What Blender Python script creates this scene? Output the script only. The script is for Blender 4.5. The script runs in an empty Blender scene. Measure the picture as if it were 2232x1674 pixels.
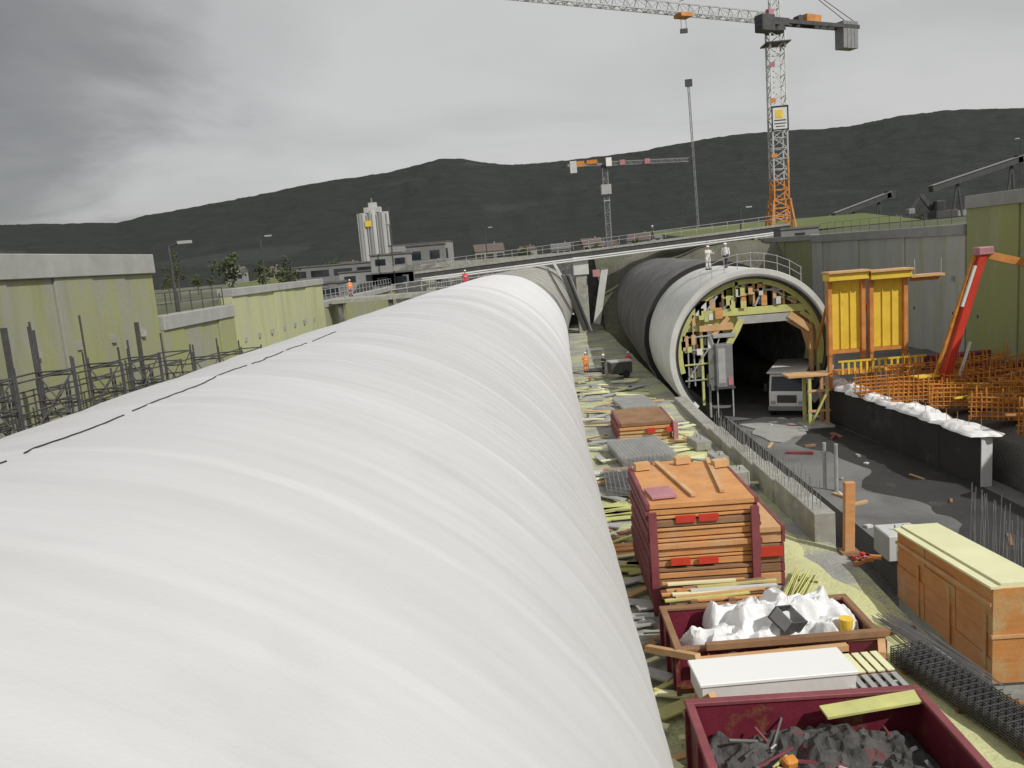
import bpy, math, random
import numpy as np
from mathutils import Vector, Matrix
random.seed(7)
PI = math.pi
R = math.radians
scene = bpy.context.scene
COL = scene.collection

# ------------------------------------------------------------------ camera
cam_d = bpy.data.cameras.new('camera')
cam = bpy.data.objects.new('camera', cam_d)
COL.objects.link(cam)
cam_d.sensor_fit = 'HORIZONTAL'
cam_d.sensor_width = 36.0
cam_d.lens = 1735.0 / 2232.0 * 36.0
cam_d.clip_start = 0.1
cam_d.clip_end = 30000
M3 = Matrix(((0.9965466, 0.07668008, 0.03185955), (0.01934436, 0.15873754, -0.98713129), (-0.08075062, 0.98433864, 0.15670603)))
m4 = M3.to_4x4()
m4.translation = Vector((0, 0, 10.6))
cam.matrix_world = m4
scene.camera = cam

# ------------------------------------------------------------------ light
SUN = Vector((0.52, -0.52, 0.68)).normalized()
SUN_EL = math.asin(SUN.z)
SUN_AZ = math.atan2(SUN.x, SUN.y)
ld = bpy.data.lights.new('sun', 'SUN')
ld.energy = 3.1
ld.angle = R(0.6)
ld.color = (1.0, 0.975, 0.935)
lo = bpy.data.objects.new('sun', ld)
COL.objects.link(lo)
lo.rotation_euler = (-SUN).to_track_quat('-Z', 'Y').to_euler()

w = bpy.data.worlds.new('World')
scene.world = w
w.use_nodes = True
nt = w.node_tree
nt.nodes.clear()
N = nt.nodes.new
L = nt.links.new
out = N('ShaderNodeOutputWorld')
bg = N('ShaderNodeBackground')
bg.inputs['Strength'].default_value = 0.10
sky = N('ShaderNodeTexSky')
sky.sky_type = 'NISHITA'
sky.sun_disc = False
sky.sun_elevation = SUN_EL
sky.sun_rotation = SUN_AZ
tc = N('ShaderNodeTexCoord')
sep = N('ShaderNodeSeparateXYZ')
L(tc.outputs['Generated'], sep.inputs[0])
# clouds laid out on a flat layer overhead, seen in perspective
zz = N('ShaderNodeMath'); zz.operation = 'ADD'; zz.inputs[1].default_value = 0.16
L(sep.outputs['Z'], zz.inputs[0])
zm = N('ShaderNodeMath'); zm.operation = 'MAXIMUM'; zm.inputs[1].default_value = 0.05
L(zz.outputs[0], zm.inputs[0])
dx = N('ShaderNodeMath'); dx.operation = 'DIVIDE'
dy = N('ShaderNodeMath'); dy.operation = 'DIVIDE'
L(sep.outputs['X'], dx.inputs[0]); L(zm.outputs[0], dx.inputs[1])
L(sep.outputs['Y'], dy.inputs[0]); L(zm.outputs[0], dy.inputs[1])
cmb = N('ShaderNodeCombineXYZ')
L(dx.outputs[0], cmb.inputs['X']); L(dy.outputs[0], cmb.inputs['Y'])
n1 = N('ShaderNodeTexNoise'); n1.inputs['Scale'].default_value = 0.75
n1.inputs['Detail'].default_value = 7; n1.inputs['Roughness'].default_value = 0.52
n1.inputs['Distortion'].default_value = 0.35
L(cmb.outputs[0], n1.inputs['Vector'])
# the cloud deck is thicker and darker towards the west (left)
gx = N('ShaderNodeMapRange'); gx.interpolation_type = 'SMOOTHSTEP'
gx.inputs['From Min'].default_value = -0.60; gx.inputs['From Max'].default_value = -0.12
gx.inputs['To Min'].default_value = -0.13; gx.inputs['To Max'].default_value = 0.27
L(sep.outputs['X'], gx.inputs['Value'])
sm = N('ShaderNodeMath'); sm.operation = 'ADD'
L(n1.outputs['Fac'], sm.inputs[0]); L(gx.outputs[0], sm.inputs[1])
cr = N('ShaderNodeValToRGB')
e = cr.color_ramp.elements
e[0].position = 0.22; e[0].color = (1.9, 1.9, 1.9, 1)
e[1].position = 0.80; e[1].color = (6.0, 5.95, 5.85, 1)
k = cr.color_ramp.elements.new(0.42); k.color = (2.9, 2.88, 2.86, 1)
k = cr.color_ramp.elements.new(0.58); k.color = (5.0, 4.95, 4.88, 1)
L(sm.outputs[0], cr.inputs['Fac'])
mx = N('ShaderNodeMix'); mx.data_type = 'RGBA'
mx.inputs['Factor'].default_value = 0.93
L(sky.outputs[0], mx.inputs['A']); L(cr.outputs['Color'], mx.inputs['B'])
L(mx.outputs['Result'], bg.inputs['Color'])
L(bg.outputs[0], out.inputs['Surface'])

vs = scene.view_settings
vs.view_transform = 'Standard'
vs.look = 'None'
vs.exposure = 0.0
vs.gamma = 1.0
vs.use_curve_mapping = False
scene.cycles.max_bounces = 6

# ------------------------------------------------------------------ helpers
class MB:
    def __init__(s):
        s.v = []; s.f = []
    def poly(s, pts, faces):
        b = len(s.v)
        s.v += [tuple(p) for p in pts]
        s.f += [tuple(b + i for i in f) for f in faces]
        return s
    def box(s, x0, x1, y0, y1, z0, z1):
        return s.poly([(x0,y0,z0),(x1,y0,z0),(x1,y1,z0),(x0,y1,z0),(x0,y0,z1),(x1,y0,z1),(x1,y1,z1),(x0,y1,z1)],
                      [(0,3,2,1),(4,5,6,7),(0,1,5,4),(1,2,6,5),(2,3,7,6),(3,0,4,7)])
    def obox(s, c, size, rz=0.0, rx=0.0, ry=0.0):
        m = Matrix.Rotation(rz,3,'Z') @ Matrix.Rotation(ry,3,'Y') @ Matrix.Rotation(rx,3,'X')
        c = Vector(c); a,b,d = size[0]/2,size[1]/2,size[2]/2
        P = [c + m @ Vector(p) for p in [(-a,-b,-d),(a,-b,-d),(a,b,-d),(-a,b,-d),(-a,-b,d),(a,-b,d),(a,b,d),(-a,b,d)]]
        return s.poly(P, [(0,3,2,1),(4,5,6,7),(0,1,5,4),(1,2,6,5),(2,3,7,6),(3,0,4,7)])
    def beam(s, p, q, a, b=None):
        b = b or a
        p = Vector(p); q = Vector(q); d = (q-p).normalized()
        up = Vector((0,0,1)) if abs(d.z) < 0.95 else Vector((0,1,0))
        x = d.cross(up).normalized() * a/2; y = x.cross(d).normalized() * b/2
        P = [p-x-y,p+x-y,p+x+y,p-x+y,q-x-y,q+x-y,q+x+y,q-x+y]
        return s.poly(P, [(0,1,2,3),(4,7,6,5),(0,4,5,1),(1,5,6,2),(2,6,7,3),(3,7,4,0)])
    def tube(s, p, q, r, n=6, r2=None):
        r2 = r if r2 is None else r2
        p = Vector(p); q = Vector(q); d = (q-p).normalized()
        up = Vector((0,0,1)) if abs(d.z) < 0.95 else Vector((0,1,0))
        x = d.cross(up).normalized(); y = x.cross(d).normalized()
        P = []
        for k in range(n):
            t = 2*PI*k/n; o = x*math.cos(t)+y*math.sin(t)
            P += [p+o*r, q+o*r2]
        F = [(2*k, (2*k+2)%(2*n), (2*k+3)%(2*n), 2*k+1) for k in range(n)]
        F += [tuple(2*k for k in range(n))[::-1], tuple(2*k+1 for k in range(n))]
        return s.poly(P, F)
    def pipe(s, pts, r, n=6):
        for a, b in zip(pts, pts[1:]): s.tube(a, b, r, n)
        return s
    def grid(s, P, nu, nv, close=False):
        F = []
        for i in range(nu-1):
            for j in range(nv-1 if not close else nv):
                j2 = (j+1) % nv
                F.append((i*nv+j, i*nv+j2, (i+1)*nv+j2, (i+1)*nv+j))
        return s.poly(P, F)
    def build(s, name, m, parent=None, smooth=False, bevel=0, loc=None):
        me = bpy.data.meshes.new(name)
        off = Vector(loc) if loc else Vector((0,0,0))
        vv = [tuple(Vector(p)-off) for p in s.v] if loc else s.v
        me.from_pydata(vv, [], s.f)
        if smooth: me.shade_smooth()
        me.materials.append(m)
        o = bpy.data.objects.new(name, me)
        COL.objects.link(o)
        if loc: o.location = off
        if parent: adopt(o, parent)
        if bevel:
            bv = o.modifiers.new('bevel', 'BEVEL'); bv.width = bevel; bv.segments = 1; bv.limit_method = 'ANGLE'
        return o

def tag(o, label=None, cat=None, group=None, kind=None):
    if label: o['label'] = label
    if cat: o['category'] = cat
    if group: o['group'] = group
    if kind: o['kind'] = kind
    return o

def thing(name, label, cat, loc=(0,0,0), rz=0, group=None):
    o = bpy.data.objects.new(name, None)
    o.empty_display_size = 0.3
    COL.objects.link(o)
    o.location = loc; o.rotation_euler = (0,0,rz)
    return tag(o, label, cat, group)

KIDS = {}
def kids(o):
    return KIDS.get(o.name, [])
def adopt(o, parent):
    o.parent = parent; KIDS.setdefault(parent.name, []).append(o)

def dup(root, loc, rz=None, label=None, scale=None):
    r = root.copy(); COL.objects.link(r); r.location = loc
    if rz is not None: r.rotation_euler = (0,0,rz)
    if scale is not None: r.scale = (scale,)*3 if not hasattr(scale,'__len__') else scale
    if label: r['label'] = label
    for ch in list(kids(root)):
        c = ch.copy(); COL.objects.link(c); adopt(c, r)
        for g in list(kids(ch)):
            d = g.copy(); COL.objects.link(d); adopt(d, c)
    return r

def mat(name, col, rough=0.8, col2=None, scale=1.0, stretch=(1,1,1), bump=0.0, bscale=None, metal=0.0, lo=0.35, hi=0.65,
        col3=None, scale3=0.3, stretch3=(1,1,1), lo3=0.5, hi3=0.62, fine=0.0, spec=0.4, bstretch=None, bdist=0.02):
    m = bpy.data.materials.new(name); m.use_nodes = True
    t = m.node_tree; b = t.nodes['Principled BSDF']
    b.inputs['Roughness'].default_value = rough; b.inputs['Metallic'].default_value = metal
    b.inputs['Specular IOR Level'].default_value = spec
    g = t.nodes.new('ShaderNodeNewGeometry')
    def noise(sc, st, det=5, ro=0.6):
        mp = t.nodes.new('ShaderNodeVectorMath'); mp.operation = 'MULTIPLY'
        mp.inputs[1].default_value = st
        t.links.new(g.outputs['Position'], mp.inputs[0])
        n = t.nodes.new('ShaderNodeTexNoise'); n.inputs['Scale'].default_value = sc
        n.inputs['Detail'].default_value = det; n.inputs['Roughness'].default_value = ro
        t.links.new(mp.outputs[0], n.inputs['Vector'])
        return n
    c = t.nodes.new('ShaderNodeRGB'); c.outputs[0].default_value = (*col, 1)
    cur = c.outputs[0]
    def mixin(cur, color, n, a, z):
        mr = t.nodes.new('ShaderNodeMapRange'); mr.inputs['From Min'].default_value = a; mr.inputs['From Max'].default_value = z
        t.links.new(n.outputs['Fac'], mr.inputs['Value'])
        x = t.nodes.new('ShaderNodeMix'); x.data_type = 'RGBA'
        t.links.new(mr.outputs[0], x.inputs['Factor']); t.links.new(cur, x.inputs['A'])
        x.inputs['B'].default_value = (*color, 1)
        return x.outputs['Result']
    if col2: cur = mixin(cur, col2, noise(scale, stretch), lo, hi)
    if col3: cur = mixin(cur, col3, noise(scale3, stretch3), lo3, hi3)
    if fine:
        cur = mixin(cur, tuple(v*(1-fine) for v in col), noise((bscale or 8)*2.3, (1,1,1), 3), 0.45, 0.7)
    t.links.new(cur, b.inputs['Base Color'])
    if bump:
        n = noise(bscale or scale*4, bstretch or (1,1,1), 6)
        bp = t.nodes.new('ShaderNodeBump'); bp.inputs['Strength'].default_value = bump; bp.inputs['Distance'].default_value = bdist
        t.links.new(n.outputs['Fac'], bp.inputs['Height']); t.links.new(bp.outputs[0], b.inputs['Normal'])
    return m

M = {}
for _n, _v in (('fleece', 0.60), ('fleece_b', 0.585), ('fleece_c', 0.63), ('fleece_d', 0.72), ('fleece_glare', 0.84)):  # the whitest ones carry painted glare for the far crest
    _w = _v*0.90
    M[_n] = mat('white_'+_n, (_v,_v,_v), 0.5, (_w,_w,_w*0.995), 0.8, (0.25,1.6,0.25), bump=0.25, bscale=30, lo=0.40, hi=0.72, col3=(_v*0.84,_v*0.84,_v*0.825), scale3=0.5, lo3=0.58, hi3=0.85, bdist=0.01, spec=0.5)
    _b = M[_n].node_tree.nodes['Principled BSDF']
    _b.inputs['Sheen Weight'].default_value = 0.4
    _b.inputs['Sheen Roughness'].default_value = 0.35
M['cord'] = mat('black_cord', (0.02,0.02,0.02), 0.7)
M['conc'] = mat('concrete', (0.36,0.35,0.31), 0.9, (0.25,0.245,0.21), 0.7, bump=0.4, bscale=9, col3=(0.42,0.41,0.37), scale3=2.0, fine=0.15)
M['conc_lt'] = mat('light_concrete', (0.62,0.62,0.59), 0.85, (0.50,0.50,0.47), 0.8, bump=0.3, bscale=8, fine=0.12)
M['conc_dk'] = mat('dark_concrete', (0.13,0.13,0.125), 0.85, (0.08,0.08,0.08), 0.5, bump=0.4, bscale=6, fine=0.2, col3=(0.20,0.20,0.19), scale3=1.2)  # darker grey version of the concrete
M['wall'] = mat('retaining_wall_concrete', (0.31,0.32,0.15), 0.92, (0.29,0.29,0.26), 0.35, (1,1,0.35), bump=0.5, bscale=5, lo=0.42, hi=0.60, col3=(0.22,0.23,0.11), scale3=0.6, stretch3=(1.2,1.2,0.16), lo3=0.52, hi3=0.74, fine=0.15)
M['wall_sun'] = mat('sunlit_wall_concrete', (0.45,0.46,0.26), 0.92, (0.40,0.41,0.30), 0.35, (1,1,0.35), bump=0.5, bscale=5, lo=0.45, hi=0.66, col3=(0.30,0.32,0.13), scale3=0.6, stretch3=(1.2,1.2,0.16), lo3=0.55, hi3=0.78, fine=0.15)  # brighter copy of the wall concrete with sunlight painted in
M['wall_moss'] = mat('mossy_wall_concrete', (0.36,0.38,0.15), 0.92, (0.32,0.34,0.20), 0.35, (1,1,0.35), bump=0.5, bscale=5, lo=0.45, hi=0.66, col3=(0.46,0.47,0.40), scale3=0.6, stretch3=(1.2,1.2,0.16), lo3=0.55, hi3=0.78, fine=0.15)  # olive is its own; base raised to paint in missing light
M['wall_grey'] = mat('lightened_grey_concrete', (0.50,0.50,0.45), 0.92, (0.42,0.42,0.38), 0.35, (1,1,0.35), bump=0.5, bscale=5, lo=0.42, hi=0.60, col3=(0.36,0.39,0.15), scale3=0.5, stretch3=(1.2,1.2,0.2), lo3=0.54, hi3=0.70, fine=0.15)  # grey wall, lightened in its colour to make up for missing light
M['cap'] = mat('capping_concrete', (0.38,0.38,0.36), 0.88, (0.29,0.29,0.27), 0.7, (1,1,1), bump=0.3, bscale=6, fine=0.15)
M['floor'] = mat('pit_gravel', (0.44,0.43,0.39), 0.95, (0.28,0.28,0.26), 0.6, bump=1.0, bscale=7, col3=(0.52,0.54,0.28), scale3=0.35, lo3=0.46, hi3=0.56, fine=0.4, bdist=0.06)
M['sand'] = mat('sand', (0.64,0.65,0.34), 0.95, (0.54,0.55,0.28), 0.9, bump=0.9, bscale=6, fine=0.25, bdist=0.05, col3=(0.50,0.50,0.42), scale3=0.5, lo3=0.6, hi3=0.75)
M['mud'] = mat('dark_mud', (0.085,0.08,0.073), 0.55, (0.14,0.135,0.125), 0.35, bump=0.7, bscale=4, fine=0.25, bdist=0.05, col3=(0.21,0.21,0.195), scale3=0.22, lo3=0.55, hi3=0.7)  # dark brownish grey ground
M['slab'] = mat('slab_concrete', (0.20,0.198,0.19), 0.8, (0.13,0.13,0.125), 0.28, bump=0.4, bscale=6, fine=0.15, lo=0.4, hi=0.6, col3=(0.09,0.088,0.084), scale3=0.25, lo3=0.50, hi3=0.66)
M['earth'] = mat('earth', (0.14,0.135,0.10), 0.95, (0.20,0.195,0.15), 0.2, bump=0.8, bscale=1.5, col3=(0.085,0.10,0.045), scale3=0.03, lo3=0.45, hi3=0.58, fine=0.3, bdist=0.1)
M['hill'] = mat('forest_hill', (0.037,0.040,0.038), 1.0, (0.030,0.033,0.031), 0.012, (1,1,2), bump=0.5, bscale=0.02, col3=(0.045,0.05,0.045), scale3=0.0022, stretch3=(1,1,5), lo3=0.60, hi3=0.68, bdist=30, spec=0.1)
M['membr'] = mat('black_membrane', (0.15,0.147,0.14), 0.75, (0.09,0.089,0.087), 0.7, bump=0.5, bscale=4, col3=(0.20,0.195,0.185), scale3=0.35, stretch3=(1,1,0.4), lo3=0.52, hi3=0.68, fine=0.25)
M['shade_conc'] = mat('shade_dark_concrete', (0.050,0.049,0.047), 0.8, (0.035,0.034,0.033), 0.5, bump=0.4, bscale=5, col3=(0.09,0.088,0.084), scale3=0.6, lo3=0.58, hi3=0.72, fine=0.2)  # near-black concrete, shade of the unlit wall painted into the colour
M['wood'] = mat('formwork_plywood', (0.68,0.34,0.13), 0.75, (0.52,0.24,0.09), 1.2, (1,1,5), bump=0.3, bscale=12, fine=0.2, col3=(0.56,0.36,0.20), scale3=0.8, lo3=0.55, hi3=0.7)
M['wood_lt'] = mat('raw_timber', (0.66,0.42,0.21), 0.8, (0.54,0.31,0.14), 1.5, bump=0.3, bscale=14, fine=0.2)
M['wood_yl'] = mat('yellow_formwork_beam', (0.62,0.62,0.22), 0.7, (0.42,0.42,0.18), 1.2, bump=0.2, bscale=10, fine=0.15)
M['wood_dk'] = mat('weathered_timber', (0.33,0.19,0.10), 0.85, (0.22,0.12,0.065), 1.2, bump=0.4, bscale=10, fine=0.3)
M['ply_top'] = mat('pale_board', (0.80,0.80,0.50), 0.8, (0.70,0.69,0.42), 0.9, bump=0.2, bscale=8, fine=0.1)
M['splash'] = mat('cement_splashed_wood', (0.60,0.40,0.22), 0.8, (0.40,0.26,0.15), 2.0, (0.4,0.4,6), bump=0.3, bscale=12, fine=0.2)
M['ply_brown'] = mat('brown_plywood', (0.62,0.28,0.085), 0.6, (0.50,0.21,0.06), 1.4, (1,1,7), bump=0.35, bscale=16, bstretch=(1,1,5), fine=0.22, col3=(0.50,0.42,0.22), scale3=0.9, lo3=0.52, hi3=0.72)
M['red_edge'] = mat('dark_red_paint', (0.27,0.075,0.085), 0.6, (0.19,0.045,0.055), 1.5, bump=0.2, bscale=9, fine=0.25)
M['skip_red'] = mat('skip_steel_red', (0.20,0.025,0.045), 0.5, (0.12,0.012,0.025), 0.9, bump=0.3, bscale=6, col3=(0.20,0.10,0.04), scale3=1.3, lo3=0.55, hi3=0.66, fine=0.35)
M['rust'] = mat('rusty_rebar', (0.72,0.31,0.06), 0.85, (0.42,0.14,0.025), 2.0, bump=0.3, bscale=14, fine=0.3)
M['orange'] = mat('orange_paint', (0.66,0.29,0.08), 0.5, (0.45,0.17,0.04), 1.2, fine=0.15, bump=0.1, bscale=8)
M['yellow'] = mat('yellow_form_skin', (0.85,0.60,0.07), 0.5, (0.70,0.46,0.045), 0.8, bump=0.15, bscale=5, fine=0.12, col3=(0.40,0.22,0.03), scale3=0.9, lo3=0.60, hi3=0.75)
M['red'] = mat('bright_red_paint', (0.62,0.055,0.03), 0.45, (0.48,0.04,0.025), 1.0, fine=0.15, bump=0.1, bscale=6)
M['steel'] = mat('grey_steel', (0.30,0.30,0.30), 0.5, (0.22,0.22,0.22), 1.5, metal=0.3, fine=0.15, bump=0.1, bscale=8)
M['galv'] = mat('galvanised_steel', (0.50,0.50,0.49), 0.45, (0.40,0.40,0.39), 1.5, metal=0.3)
M['dark'] = mat('dark_steel', (0.055,0.055,0.055), 0.6, (0.09,0.088,0.085), 1.2, fine=0.2, bump=0.1, bscale=6)
M['black'] = mat('black_rubber', (0.02,0.02,0.02), 0.8)
M['white'] = mat('white_paint', (0.72,0.72,0.70), 0.55, (0.60,0.60,0.58), 1.0, fine=0.1, bump=0.05, bscale=5)
M['tarp'] = mat('white_plastic_sheet', (0.84,0.84,0.83), 0.45, (0.72,0.72,0.71), 1.0, bump=0.6, bscale=6, bdist=0.04)
M['glass'] = mat('dark_glass', (0.02,0.025,0.03), 0.1, spec=0.8)
M['lamp'] = mat('lamp_glass', (0.40,0.40,0.38), 0.2)
M['skin'] = mat('skin', (0.50,0.30,0.21), 0.6)
M['hivis_o'] = mat('hi_vis_orange', (0.80,0.26,0.06), 0.7)
M['hivis_r'] = mat('hi_vis_red', (0.60,0.07,0.09), 0.7)
M['cloth_d'] = mat('dark_cloth', (0.04,0.045,0.06), 0.9)
M['cloth_w'] = mat('pale_cloth', (0.62,0.62,0.60), 0.9)
M['helmet'] = mat('white_helmet', (0.80,0.80,0.78), 0.4)
M['leaf'] = mat('leaves', (0.050,0.065,0.028), 0.8, (0.085,0.10,0.04), 1.2, lo=0.4, hi=0.6)
M['bark'] = mat('bark', (0.10,0.08,0.06), 0.9)
M['hut'] = mat('hut_grey', (0.22,0.22,0.215), 0.7, (0.17,0.17,0.165), 0.5, (1,1,3), fine=0.1, bump=0.1, bscale=4)
M['hut_lt'] = mat('hut_pale', (0.32,0.32,0.31), 0.7, (0.26,0.26,0.25), 0.5, (1,1,3), fine=0.1, bump=0.1, bscale=4)
M['roof'] = mat('roof_grey', (0.17,0.16,0.155), 0.8, (0.12,0.115,0.11), 0.8)
M['roof_r'] = mat('roof_brown', (0.14,0.11,0.095), 0.8, (0.11,0.085,0.075), 0.8)
M['plaster'] = mat('pale_plaster', (0.24,0.24,0.23), 0.9, (0.28,0.28,0.27), 0.1)
M['plaster2'] = mat('cream_plaster', (0.23,0.22,0.19), 0.9, (0.28,0.26,0.20), 0.1)
M['grass'] = mat('grass_field', (0.13,0.15,0.045), 0.95, (0.10,0.125,0.04), 0.05, bump=0.3, bscale=0.5)
M['silo'] = mat('silo_grey', (0.50,0.50,0.48), 0.7, (0.40,0.40,0.385), 0.25, (1,1,0.1))
M['pink'] = mat('faded_pink_paint', (0.50,0.24,0.26), 0.7, (0.38,0.16,0.18), 1.5, fine=0.2)
M['scrap'] = mat('dull_scrap', (0.16,0.155,0.15), 0.8, (0.10,0.098,0.095), 2.0)
M['debris'] = mat('dark_debris', (0.05,0.048,0.045), 0.9, (0.11,0.105,0.10), 2.0, bump=1.0, bscale=8, bdist=0.06, col3=(0.15,0.05,0.05), scale3=1.6, lo3=0.6, hi3=0.66)

# numpy value noise
def vnoise(u, v, seed, du=64, dv=64):
    rng = np.random.RandomState(seed)
    g = rng.rand(du, dv)
    iu = np.floor(u).astype(int); iv = np.floor(v).astype(int)
    fu = u-iu; fv = v-iv
    fu = fu*fu*(3-2*fu); fv = fv*fv*(3-2*fv)
    a = g[iu % du, iv % dv]; b = g[(iu+1) % du, iv % dv]
    c = g[iu % du, (iv+1) % dv]; d = g[(iu+1) % du, (iv+1) % dv]
    return (a*(1-fu)+b*fu)*(1-fv)+(c*(1-fu)+d*fu)*fv - 0.5

def cxl(y): return -4.4 + 1.6*(y/66.0)**2
def cxr(y): return 14.7 + 1.3*((y/66.0)**2 - 0.67)
ZC, RL = 3.6, 5.7

# ------------------------------------------------------------------ ground, pit floor, hills
def outer_h(x, y):
    h = 7.3 + 0.055*(x+20)
    return np.clip(h, 6.9, 11.0)

def ground():
    xs = np.array([-6000,-3000,-1500,-800,-400,-200,-120,-80,-60,-45,-32,-20.8,31.2,40,50,65,80,110,160,250,450,900,1800,3500,7000.])
    ys = np.array([-400,-100,-30,-12,10,30,55,85,100,119.2,135,150,180,220,300,420,600,900,1400,2200,3600,8000.])
    P = []
    for y in ys:
        for x in xs:
            h = float(outer_h(x, y))
            d = max(0, y-200)/800
            P.append((x, y, h if d <= 0 else h*(1-min(1,d)) + 8.0*min(1,d)))
    F = []
    nx = len(xs)
    for j in range(len(ys)-1):
        for i in range(nx-1):
            if xs[i] >= -20.9 and xs[i+1] <= 31.3 and ys[j] >= -12.1 and ys[j+1] <= 119.3: continue
            F.append((j*nx+i, j*nx+i+1, (j+1)*nx+i+1, (j+1)*nx+i))
    g = MB().poly(P, F).build('ground', M['earth'])
    tag(g, kind='structure')
ground()

def pitfloor():
    nx, ny = 70, 260
    P = []
    xs = np.linspace(-20.4, 9.7, nx); ys = np.linspace(-12, 119, ny)
    X, Y = np.meshgrid(xs, ys)
    Z = 0.10*vnoise(X*0.8, Y*0.8, 3) + 0.16*vnoise(X*0.25, Y*0.25, 4) - 0.03
    P = np.stack([X, Y, Z], -1).reshape(-1, 3)
    g = MB().grid(P.tolist(), ny, nx).build('pit_floor', M['floor'], smooth=True)
    tag(g, kind='structure')
    # sandy haul path between the stacks and the kicker wall
    ys = np.linspace(2, 46, 110); P = []
    for y in ys:
        c = 7.95 - 0.012*(y-15); wd = 1.55 - 0.020*(y-15)
        for k in np.linspace(-1, 1, 12):
            x = c + k*wd*(1 + 0.5*float(vnoise(np.array([y*0.6]), np.array([3.0+(k>0)]), 9)[0]))
            P.append((x, y, -0.06 + 0.16*(1-k*k) + 0.10*float(vnoise(np.array([x*1.5]), np.array([y*1.5]), 5)[0])))
    g = MB().grid(P, len(ys), 12).build('sand_path', M['sand'], smooth=True)
    tag(g, kind='structure')
    # deep trench of the right hand tunnel
    xs = np.linspace(9.4, 30.5, 50); ys = np.linspace(-12, 119, 200)
    X, Y = np.meshgrid(xs, ys)
    Z = -3.0 + 0.3*vnoise(X*0.4, Y*0.4, 8) + 0.12*vnoise(X*1.5, Y*1.5, 12)
    P = np.stack([X, Y, Z], -1).reshape(-1, 3)
    g = MB().grid(P.tolist(), len(ys), len(xs)).build('trench_floor', M['mud'], smooth=True)
    tag(g, kind='structure')
    # invert slab of the tunnel
    mb = MB()
    ys = [14.0]+[20+2*i for i in range(50)]; P = []
    for y in ys:
        sh = 0.0
        P += [(12.9+sh, y, -3.2), (12.9+sh, y, -1.6), (21.2 - max(0,(y-36))*0.10, y, -1.6), (21.2 - max(0,(y-36))*0.10, y, -3.2)]
    mb.grid(P, len(ys), 4)
    mb.poly(P[:4], [(0,1,2,3)])
    g = mb.build('tunnel_road', M['slab'])
    tag(g, kind='structure')
    # raised earth bench behind the right kicker wall
    xs = np.linspace(0, 1, 24); ys = np.linspace(12, 84, 120); P = []
    for y in ys:
        x0 = 21.3 - max(0,(y-36))*0.10
        for t in xs:
            x = x0 + (30.2-x0)*t
            z = 0.1 + 0.9*min(1, t*3) + 0.25*float(vnoise(np.array([x*0.7]), np.array([y*0.7]), 21)[0])
            P.append((x, y, z if t > 0 else -3.0))
    g = MB().grid(P, len(ys), 24).build('earth_bench', M['mud'], smooth=True)
    tag(g, kind='structure')
    # backfill over the far end of the right hand tunnel
    P = []
    xs = np.linspace(9.5, 30.2, 40); ys = np.linspace(84, 119, 40)
    X, Y = np.meshgrid(xs, ys)
    T = np.clip((Y-84-0.9*(24-X))/22, 0, 1); T = T*T*(3-2*T)
    Z = -3.2 + 13.3*T + 0.6*vnoise(X*0.5, Y*0.5, 31)
    P = np.stack([X, Y, Z], -1).reshape(-1, 3)
    g = MB().grid(P.tolist(), len(ys), len(xs)).build('backfill_slope', M['earth'], smooth=True)
    tag(g, kind='structure')
pitfloor()

PROF = [(-60,.065),(-45,.070),(-34.57,0.0731),(-33.19,0.0733),(-29.33,0.0718),(-26.92,0.07),(-24.93,0.0766),(-22.05,0.0831),(-21.01,0.0857),(-18.13,0.0918),(-14.46,0.1014),(-12.75,0.1039),(-9.44,0.1083),(-5.56,0.1194),(-3.97,0.1179),(-1.45,0.1079),(-0.17,0.1061),(3.04,0.1062),(8.42,0.1081),(11.51,0.1131),(15.11,0.1154),(17.43,0.113),(21.6,0.1087),(24.51,0.1129),(27.03,0.1122),(31.09,0.1034),(32.6,0.1013),(45,.09),(60,.08)]
def hills():
    az = np.radians(np.linspace(-60, 60, 520))
    el = np.interp(np.degrees(az), [p[0] for p in PROF], [p[1] for p in PROF])
    rr = np.linspace(700, 5200, 90)
    P = []
    for r in rr:
        t = np.clip((r-700)/3300, 0, 1); s = 0.28*t + 0.72*t*t*(3-2*t)
        fall = 1.0 if r <= 4000 else 1-0.25*((r-4000)/1200)
        H = (10.6 - 8 + el*4000)*s*fall
        rough = vnoise(az*60, np.full_like(az, r/160.0), 40)*15*t*(1-0.85*(r > 3300)) + vnoise(az*160, np.full_like(az, r/60.0), 41)*9*t
        z = 6.0 + H + rough
        P.append(np.stack([np.sin(az)*r, np.cos(az)*r, z], -1))
    P = np.concatenate(P).tolist()
    g = MB().grid(P, len(rr), len(az)).build('hills', M['hill'], smooth=True)
    tag(g, kind='structure')
hills()

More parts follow.
